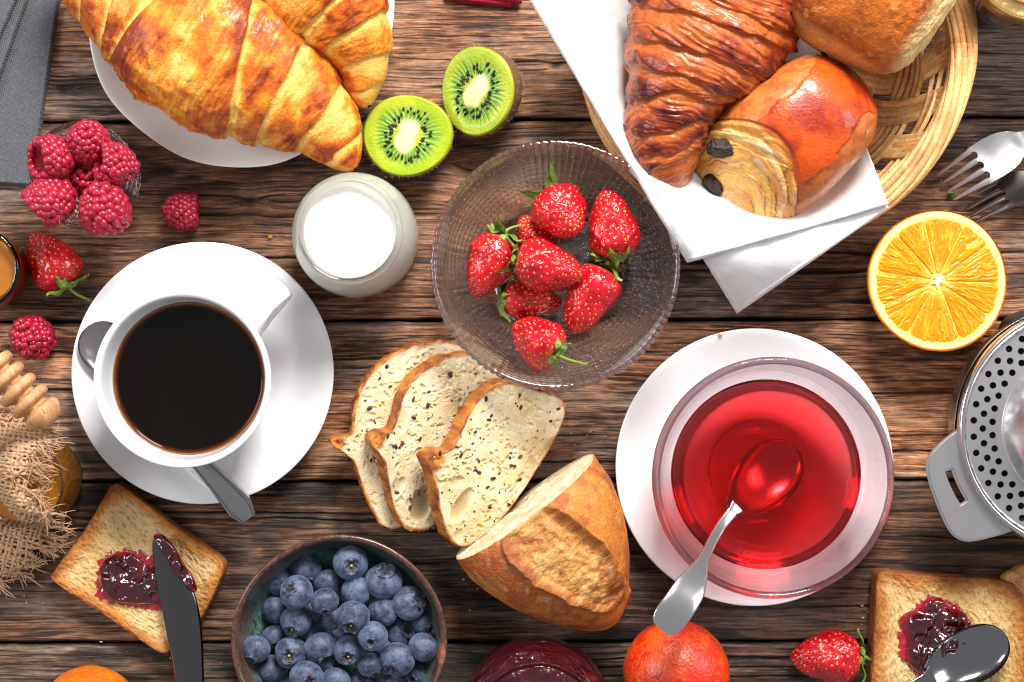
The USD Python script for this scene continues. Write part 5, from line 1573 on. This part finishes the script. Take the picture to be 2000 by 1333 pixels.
# cross-sections along the blade: spine thick, edge thin
from shapely.geometry import LineString
prof_rows = []
for i in range(120):
    y = 1049.5 + (1419 - 1049.5) * i / 119
    ln = LineString([P(200, y, .0195)[:2], P(500, y, .0195)[:2]]).intersection(pol)
    x0, x1 = ln.bounds[0], ln.bounds[2]
    v = np.linspace(0, 1, 22)
    xx = x0 + (x1 - x0) * (.5 - .5 * np.cos(np.pi * v))
    yy = P(0, y, .0195)[1]
    thk = .0016 * (1 - smoothstep(v, .45, 1.0) * .85) * np.sqrt(np.clip(1 - (2 * v - 1) ** 8, 0, 1))
    zc_ = kz(y) + .0022 * np.sin(np.pi * np.clip(v, 0, 1)) ** 1.0
    prof_rows.append(np.concatenate([np.stack([xx, 0 * xx + yy, zc_ + thk * .6], 1), np.stack([xx, 0 * xx + yy, zc_ - thk * .6], 1)[::-1]]))
V = np.array(prof_rows)
part(knf, "blade", (V.reshape(-1, 3), quads2tris(grid_faces(120, 44))), "blade_steel", smooth=50)


def fork(name, label, tipc, neck, z_tip, z_neck, roll, matn):
    """Four-tined fork from the middle of its points to its neck and on along the handle."""
    t = Thing(name, label, "fork", P(*neck, z_neck))
    A, B = P(*tipc, z_tip), P(*neck, z_neck)
    ex = B - A; ln = np.linalg.norm(ex); ex /= ln
    ey = np.array([-ex[1], ex[0], 0]); ey /= np.linalg.norm(ey)
    ez = np.cross(ex, ey)
    ey, ez = ey * math.cos(roll) + ez * math.sin(roll), ez * math.cos(roll) - ey * math.sin(roll)
    hw = .0120

    def arch(x):
        return .0050 * np.sin(np.clip(x / ln, 0, 1) * np.pi * .9) - .0015

    def put(x, y, z):
        return A + x[..., None] * ex + y[..., None] * ey + (z + arch(x))[..., None] * ez
    for k in range(4):
        yk = (k - 1.5) * hw * 2 / 3.55
        x = np.linspace(0, .44 * ln, 30)
        w = np.interp(x / ln, [0, .05, .44], [.0006, .0012, .0019])
        a = np.linspace(0, 2 * np.pi, 14, endpoint=False)
        ca_ = np.sign(np.cos(a)) * np.abs(np.cos(a)) ** .6; sa_ = np.sign(np.sin(a)) * np.abs(np.sin(a)) ** .8
        X = x[:, None] + 0 * a
        V = put(X, yk * np.interp(x / ln, [0, .44], [.86, 1])[:, None] + w[:, None] * ca_, .0011 * sa_ + 0 * X)
        V = np.concatenate([np.repeat(V[:1].mean(1, keepdims=True), 14, 1), V, np.repeat(V[-1:].mean(1, keepdims=True), 14, 1)])
        part(t, "tine", (V.reshape(-1, 3), quads2tris(grid_faces(32, 14))), matn, smooth=60)
    # head with three rounded gaps, then neck and handle
    pts = []
    for k in range(3):
        yk = (k - 1) * hw * 2 / 3.55
        pts.append(Point(.44 * ln, yk).buffer(hw * .195, 12).union(Polygon([(.30 * ln, yk - hw * .195), (.44 * ln, yk - hw * .195), (.44 * ln, yk + hw * .195), (.30 * ln, yk + hw * .195)])))
    o = [(.42 * ln, -hw), (.60 * ln, -hw * 1.02), (.78 * ln, -hw * .96), (.90 * ln, -hw * .70), (1.0 * ln, -hw * .36), (1.15 * ln, -hw * .26), (2.2 * ln, -hw * .32)]
    o = np.array(o + [(x, -y) for x, y in o[::-1]])
    head = Polygon(np.vstack([[(.42 * ln, -hw)], chaikin(o[1:-1], 2), [(.42 * ln, hw)]])).difference(unary_union(pts))
    m = trimesh.creation.extrude_polygon(head, .002, engine="earcut")
    m = m.subdivide_to_size(.0022)
    v = m.vertices
    z = v[:, 2] - .001
    z = z - .0016 * np.clip(1 - (v[:, 1] / hw) ** 2, 0, 1) * smoothstep(v[:, 0] / ln, .4, .6) * (1 - smoothstep(v[:, 0] / ln, .85, 1.0)) + .004 * smoothstep(v[:, 0] / ln, .95, 1.5)
    part(t, "head", (put(v[:, 0], v[:, 1], z), m.faces), matn, smooth=40)


fork("fork", "shiny steel fork coming in from the right edge, tines pointing left", (1846, 366), (2000, 272), .006, .016, -.12, "brushed_steel")
fork("fork", "second fork in shadow below the shiny one, only its tines showing", (1890, 414), (2046, 352), .003, .010, -.75, "dark_steel")
spoon("jam_spoon", "steel spoon lying bowl up on the right toast, smeared with jam", (1968, 1245), (1806, 1326), (1650, 1412), L(56, .028), (.0285, .0290, .032), "spoon_steel", depth=.009, handle="plain")

# ------------------------------------------------------------------ citrus juicer
jz = .055
jc = P(2113, 838, jz)
RJ_ = L(241, jz)
juicer = Thing("citrus_juicer", "steel citrus squeezer with rings of round holes and a slotted lug", "juicer", [jc[0], jc[1], 0])
hole_r = L(6.6, jz)
holes = []
for k, rp in enumerate((209, 190.5, 172)):
    rr_ = L(rp, jz)
    for q in range(41):
        a = 2 * np.pi * (q + .5 * (k % 2)) / 41 + .0
        holes.append(Point(rr_ * math.cos(a), rr_ * math.sin(a)).buffer(hole_r, 6))
ringp = Point(0, 0).buffer(L(224, jz), 96).difference(Point(0, 0).buffer(L(150, jz), 96)).difference(unary_union(holes))
m = trimesh.creation.extrude_polygon(ringp, .0011, engine="earcut")
v = m.vertices.copy()
part(juicer, "strainer_plate", (v + [jc[0], jc[1], jz - .004], m.faces), "brushed_steel", smooth=30)
offset_lathe(juicer, "rim", [(L(222, jz), jz - .0045), (L(222, jz), jz - .0028), (L(227, jz), jz + .0002), (L(233, jz), jz + .0018), (L(239, jz), jz + .001), (RJ_, jz - .001), (L(240, jz), jz - .006), (L(236, jz), jz - .006), (L(235, jz), jz - .002), (L(229, jz), jz - .003)], "steel", 160, center=(jc[0], jc[1], 0))
def flutes(r, z, th_):
    return r * (1 + .05 * np.cos(th_ * 9) * smoothstep(z, jz, jz + .012)), z
offset_lathe(juicer, "reamer", [(L(158, jz), jz - .0035), (L(152, jz), jz - .0028), (L(146, jz), jz + .001), (L(135, jz), jz + .010), (L(110, jz), jz + .020), (L(60, jz), jz + .031), (L(20, jz), jz + .036), (0, jz + .037)], "brushed_steel", 160, center=(jc[0], jc[1], 0), mod=flutes)
offset_lathe(juicer, "cup", [(0, .001), (L(190, 0), .001), (L(205, 0), .004), (L(226, .0), .030), (L(240, .04), jz - .007), (L(236, .04), jz - .007), (L(220, 0), .030), (L(200, 0), .008), (0, .005)], "dark_steel", 128, center=(jc[0], jc[1], 0))
lug = Polygon([P(x, y, jz)[:2] for x, y in chaikin(np.array([(1905, 822), (1868, 842), (1826, 878), (1812, 906), (1818, 945), (1838, 1000), (1858, 1042), (1880, 1060), (1910, 1061), (2000, 1036), (2030, 1000), (1960, 900)], float), 2, True)])
an_ = [math.radians(x) for x in np.linspace(198, 212.5, 12)]
r1, r2 = L(263, jz), L(276, jz)
slot = Polygon([(jc[0] + r1 * math.cos(a), jc[1] + r1 * math.sin(a)) for a in an_] + [(jc[0] + r2 * math.cos(a), jc[1] + r2 * math.sin(a)) for a in an_[::-1]])
lug = lug.difference(slot).difference(Point(jc[0], jc[1]).buffer(L(233, jz), 64))
inner = lug.buffer(-.0012)
m1 = trimesh.creation.extrude_polygon(lug, .0016, engine="earcut")
V1 = m1.vertices + [0, 0, jz - .0068]
m2 = trimesh.creation.extrude_polygon(inner, .0010, engine="earcut")
V2 = m2.vertices + [0, 0, jz - .0053]
part(juicer, "lug", join((V1, m1.faces), (V2, m2.faces)), "brushed_steel", smooth=30)
sp_ = Polygon([P(x, y, jz - .012)[:2] for x, y in chaikin(np.array([(1966, 662), (1972, 632), (1985, 616), (2030, 600), (2080, 640), (2000, 690)], float), 2, True)])
part(juicer, "spout", extrude(sp_, .022, jz - .032), "black_plastic", smooth=30)

# ------------------------------------------------------------------ honey jar under jute, honey dish, dipper
hb = base_at(38, 946, .050)
hj = Thing("honey_jar", "jar of amber honey at the left edge, mostly hidden under a jute cloth", "jar", hb)
RHJ = L(89, .05)
offset_lathe(hj, "glass_wall", [(0, .003), (RHJ * .86, .002), (RHJ * .97, .006), (RHJ, .014), (RHJ, .044), (RHJ - .001, .0495), (RHJ - .0025, .0495), (RHJ - .0032, .044), (RHJ - .0032, .014), (RHJ * .86, .006), (0, .006)], "glass", 96, center=(hb[0], hb[1], 0))
offset_lathe(hj, "honey", [(0, .0061), (RHJ * .86, .0061), (RHJ - .0031, .014), (RHJ - .0031, .0425), (RHJ - .005, .0420), (RHJ * .6, .0415), (0, .0412)], "honey", 96, center=(hb[0], hb[1], 0))
hb2 = base_at(-42, 525, .040)
hd2 = Thing("honey_dish", "amber glass dish of honey cut by the left edge beside the strawberry", "dish", hb2)
R2 = L(80, .04)
offset_lathe(hd2, "glass_wall", [(0, .002), (R2 * .75, .002), (R2 * .92, .010), (R2, .036), (R2, .040), (R2 - .0016, .0412), (R2 - .0030, .040), (R2 * .89, .012), (R2 * .7, .006), (0, .006)], "amber_glass", 96, center=(hb2[0], hb2[1], 0))
offset_lathe(hd2, "honey", [(0, .0061), (R2 * .7, .0061), (R2 * .885, .0122), (R2 - .0032, .0340), (R2 - .006, .0335), (0, .0332)], "honey", 96, center=(hb2[0], hb2[1], 0))

# jute cloth: two ragged strips woven of loose threads
jute = Thing("jute_cloth", "two ragged strips of coarse woven jute with frayed ends over the honey jar", "cloth", P(40, 980))
rng = np.random.default_rng(4)


def jz_(x, y):
    d = np.hypot(x - hb[0], y - hb[1])
    return .014 + .044 * (1 - smoothstep(d, .020, .038)) + .004 * (fbm(np.stack([x * 60, y * 60, 0 * x], -1), 2, 7) - .5)


def strip(poly_px, ang, pitch, fray_lo, fray_hi, zoff, name):
    poly = Polygon(poly_px)
    c = np.array(poly.centroid.coords[0])
    wv, fb = [], []
    for fam in (0, 1):
        a = math.radians(ang) + fam * np.pi / 2
        dv = np.array([math.cos(a), -math.sin(a)]); nv = np.array([-dv[1], dv[0]])
        k0 = 0
        for s in np.arange(-190, 190, pitch if fam == 0 else pitch * 1.35):
            s = s + rng.normal(0, .8)
            ln = LineString([c + nv * s - dv * 320, c + nv * s + dv * 320]).intersection(poly)
            k0 += 1
            if ln.is_empty or ln.geom_type != "LineString":
                continue
            p0, p1 = np.array(ln.coords[0]), np.array(ln.coords[-1])
            if np.linalg.norm(p1 - p0) < 8:
                continue
            ext0, ext1 = rng.uniform(fray_lo, fray_hi, 2)
            p0, p1 = p0 - dv * ext0 * (.35 if fam else 1), p1 + dv * ext1 * (.35 if fam else 1)
            n_ = max(8, int(np.linalg.norm(p1 - p0) / 3.5))
            f = np.linspace(0, 1, n_)
            pt = p0 + (p1 - p0) * f[:, None]
            endf = smoothstep(np.abs(f - .5), .30, .5)
            wob = (fbm(np.stack([f * 6 + s, 0 * f + fam * 9, 0 * f], -1), 3, int(s) + 500) - .5)
            pt = pt + nv * (wob * (6 + 16 * endf))[:, None]
            x, y = (pt[:, 0] - 1000) * PX, (666.5 - pt[:, 1]) * PX
            z = jz_(x, y) + zoff + .0007 * np.cos(f * n_ * 3.5 / pitch * np.pi + np.pi * (k0 % 2) + fam * np.pi) + .004 * endf * wob
            z = np.maximum(z, .0015)
            sc = 1 - z / HC
            q = np.stack([x * sc, y * sc, z], 1)
            q += rng.normal(0, .00012, q.shape)
            r_ = .00098 * rng.uniform(.75, 1.2) * (1 - .35 * endf)
            wv.append(tube(q, r_, 6))
            for e in (0, -1):
                for _ in range(7 if fam == 0 else 3):
                    o = q[e]
                    dd = (q[e] - q[e - 3 if e else 3]); dd /= max(np.linalg.norm(dd), 1e-9)
                    dd = dd + rng.normal(0, .42, 3)
                    l_ = rng.uniform(.003, .009)
                    b0 = o - dd * .003
                    pth = np.array([b0, o + dd * l_ * .4 + rng.normal(0, .0006, 3), o + dd * l_ + rng.normal(0, .0016, 3)])
                    pth[:, 2] = np.maximum(pth[:, 2], .0008)
                    fb.append(tube(curve(pth, 6), [.00034, .0003, .00028, .00024, .0002, .00012], 4, cap=False))
            for _ in range(2):
                i_ = rng.integers(0, len(q)); o = q[i_]
                dd = rng.normal(0, 1, 3); dd[2] = abs(dd[2]) * .5; dd /= np.linalg.norm(dd)
                fb.append(tube(curve(np.array([o, o + dd * .0022 + rng.normal(0, .0005, 3), o + dd * .0045 + rng.normal(0, .001, 3)]), 5), [.00014] * 5, 3, cap=False))
    part(jute, name, join(*wv), "jute", kind="stuff")
    part(jute, "frayed_fibres", join(*fb), "jute", kind="stuff")


strip([(-60, 800), (20, 815), (75, 838), (98, 850), (66, 890), (56, 925), (-60, 935)], -8, 7.2, 4, 16, .004, "woven_strip")
strip([(-60, 905), (35, 905), (56, 950), (52, 990), (100, 1005), (92, 1035), (62, 1075), (30, 1110), (-60, 1140)], -14, 7.2, 6, 34, .001, "woven_strip")

# dipper: a turned wooden head with deep grooves
dip = Thing("honey_dipper", "pale turned wooden honey dipper with grooved head resting above the jute", "honey dipper", P(50, 780))
A, B = P(-25, 705, .066), P(99, 822, .062)
prd = []
for k in range(6):
    x0 = -.004 + k * .0088
    prd += [(.0066, x0), (.0098, x0 + .0004), (.0116, x0 + .0014), (.0122, x0 + .0034), (.0116, x0 + .0054), (.0098, x0 + .0064), (.0066, x0 + .0068)]
prd = [(0, -.03), (.0045, -.03), (.005, -.006)] + prd[:-7] + [(.0066, .0402), (.0100, .0412), (.0112, .0432), (.0102, .0470), (.0070, .0505), (.003, .0520), (0, .0522)]
V, F = lathe(chaikin(prd, 2), 64)
rd = fbm(np.stack([V[:, 0] * 320, V[:, 1] * 60, V[:, 2] * 18], -1), 4, 3)
col = mixc((.62, .36, .17), (.50, .24, .095), smoothstep(rd, .38, .6))
lines = np.abs(((np.arctan2(V[:, 1], V[:, 0]) * 3.2 + 8 * rd) % 1) - .5)
col = mixc(col, (.16, .07, .03), (1 - smoothstep(lines, .0, .05)) * .75)
md = frame(B - A, .5, B - (B - A) / np.linalg.norm(B - A) * .0500)
part(dip, "turned_head", (xf(md, V), F), "turned_wood", col=col)

# ------------------------------------------------------------------ jam jar at the bottom, jar at the top right, biscuit
jb = base_at(1050, 1409, .052)
jj = Thing("jam_jar", "round glass jar of dark red jam cut by the bottom edge", "jar", jb)
R3 = L(151, .045)
plain("dark_jam", (0.075, 0.002, 0.009), 0.22, (90, .006, 3.0), coat_weight=.6, coat_roughness=.05)
offset_lathe(jj, "glass_wall", [(0, .003), (R3 * .75, .002), (R3 * .93, .010), (R3, .028), (R3 * .99, .044), (R3 * .92, .056), (R3 * .82, .062), (R3 * .80, .070), (R3 * .78, .071), (R3 * .765, .070), (R3 * .785, .061), (R3 * .89, .054), (R3 * .96, .043), (R3 * .97, .028), (R3 * .9, .012), (0, .006)], "glass", 128, center=(jb[0], jb[1], 0))
offset_lathe(jj, "jam_filling", [(0, .0061), (R3 * .9, .0121), (R3 * .972, .028), (R3 * .962, .043), (R3 * .892, .0541), (R3 * .786, .0611), (R3 * .765, .063), (0, .0635)], "dark_jam", 96, center=(jb[0], jb[1], 0))
tb_ = base_at(2020, -80, .075)
tj = Thing("storage_jar", "tall dark jar with a brassy lid in the top right corner", "jar", tb_)
R4 = L(124, .075)
plain("brass_lid", (.36, .22, .08), .3, (200, .0006, 2.0), metallic=.6)
plain("dark_glass", (.010, .007, .006), .12, coat_weight=1.0)
offset_lathe(tj, "body", [(0, .001), (R4 * .62, .001), (R4 * .70, .006), (R4 * .78, .03), (R4 * .86, .055), (R4 * .88, .062), (R4 * .5, .063), (0, .063)], "dark_glass", 96, center=(tb_[0], tb_[1], 0))
offset_lathe(tj, "lid", [(0, .0632), (R4 * .96, .0632), (R4, .066), (R4, .073), (R4 * .975, .0755), (R4 * .94, .0755), (R4 * .92, .0735), (R4 * .74, .0732), (R4 * .70, .0752), (R4 * .66, .0732), (0, .0732)], "brass_lid", 96, center=(tb_[0], tb_[1], 0))
bc = P(2045, 1170, .010)
bis = Thing("biscuit", "edge of a golden fluted biscuit showing behind the right toast", "biscuit", [bc[0], bc[1], 0])
ba = np.linspace(0, 2 * np.pi, 360, endpoint=False)
ob = np.stack([bc[0] + L(100, .01) * (1 + .035 * np.abs(np.cos(ba * 9))) * np.cos(ba), bc[1] + L(72, .01) * (1 + .035 * np.abs(np.cos(ba * 9))) * np.sin(ba)], 1)
V, F = pad(ob, round_profile(.93, .010, .003, 40, 6, .0006), bc[:2])
tn = fbm(V * 160, 4, 3)
V[:, 2] += .0008 * (fbm(V * 400, 3, 5) - .5)
V[:, 2] = np.maximum(V[:, 2], .0004)
part(bis, "baked_dough", (V, F), "crust", col=mixc((.66, .36, .11), (.46, .18, .04), smoothstep(tn, .4, .6)))

# ------------------------------------------------------------------ crumbs
rng = np.random.default_rng(21)
for (x, y, r, c_, lab) in ((1112, 828, 5, (.60, .26, .06), "golden bread crumb right of the front bread slice"), (918, 1192, 3, (.58, .33, .1), "tiny crumb on the boards between blueberry bowl and loaf"),
                           (905, 1132, 3, (.7, .6, .45), "pale crumb at the blueberry bowl's upper right"), (1407, 653, 4, (.66, .5, .2), "yellowish crumb on the upper rim of the tea saucer"),
                           (528, 463, 4, (.66, .34, .03), "orange crumb on the boards below the small yogurt jar's left side"), (1858, 381, 7, (.10, .20, .03), "green leaf scrap below the fork's tines"),
                           (846, 1030, 4, (.7, .58, .36), "crumb fallen between the middle and front bread slices"), (982, 1262, 4, (.6, .45, .3), "crumb left of the jam jar's top")):
    s_ = trimesh.creation.icosphere(3)
    z0 = .019 if "saucer" in lab else .0004
    v = s_.vertices * (1 + .9 * (fbm(s_.vertices * 1.5 + x, 3, 2) - .5))[:, None] * r * PX * [1, .8, .6]
    p = P(x, y, z0)
    single("crumb" if "leaf" not in lab else "leaf_scrap", (v + p + [0, 0, r * PX * .4], s_.faces), "crumb" if "leaf" not in lab else "leaf", lab, "crumb" if "leaf" not in lab else "leaf", col=np.tile(c_, (len(v), 1)))

ms = []
for (x, y, sp_, n_) in ((905, 1040, 60, 16), (1110, 850, 40, 10), (980, 1150, 70, 12), (330, 1290, 60, 8), (90, 1160, 40, 6), (700, 350, 40, 8), (1690, 1200, 30, 6), (1850, 372, 25, 5), (590, 470, 60, 5)):
    for _ in range(n_):
        q = P(x + rng.normal(0, sp_), y + rng.normal(0, sp_ * .5), .0)
        s_ = trimesh.creation.icosphere(1)
        r_ = rng.uniform(.00025, .0007)
        ms.append((s_.vertices * (1 + .5 * (rng.random((len(s_.vertices), 1)) - .5)) * r_ * [1.2, .9, .7] + q + [0, 0, r_ * .4], s_.faces))
V, F = join(*ms)
single("crumbs", (V, F), "crumb", "fine pale bread and pastry crumbs strewn over the boards", "crumbs", kind="stuff", col=mixc((.70, .50, .24), (.50, .22, .06), noise(V * 900, 3)))
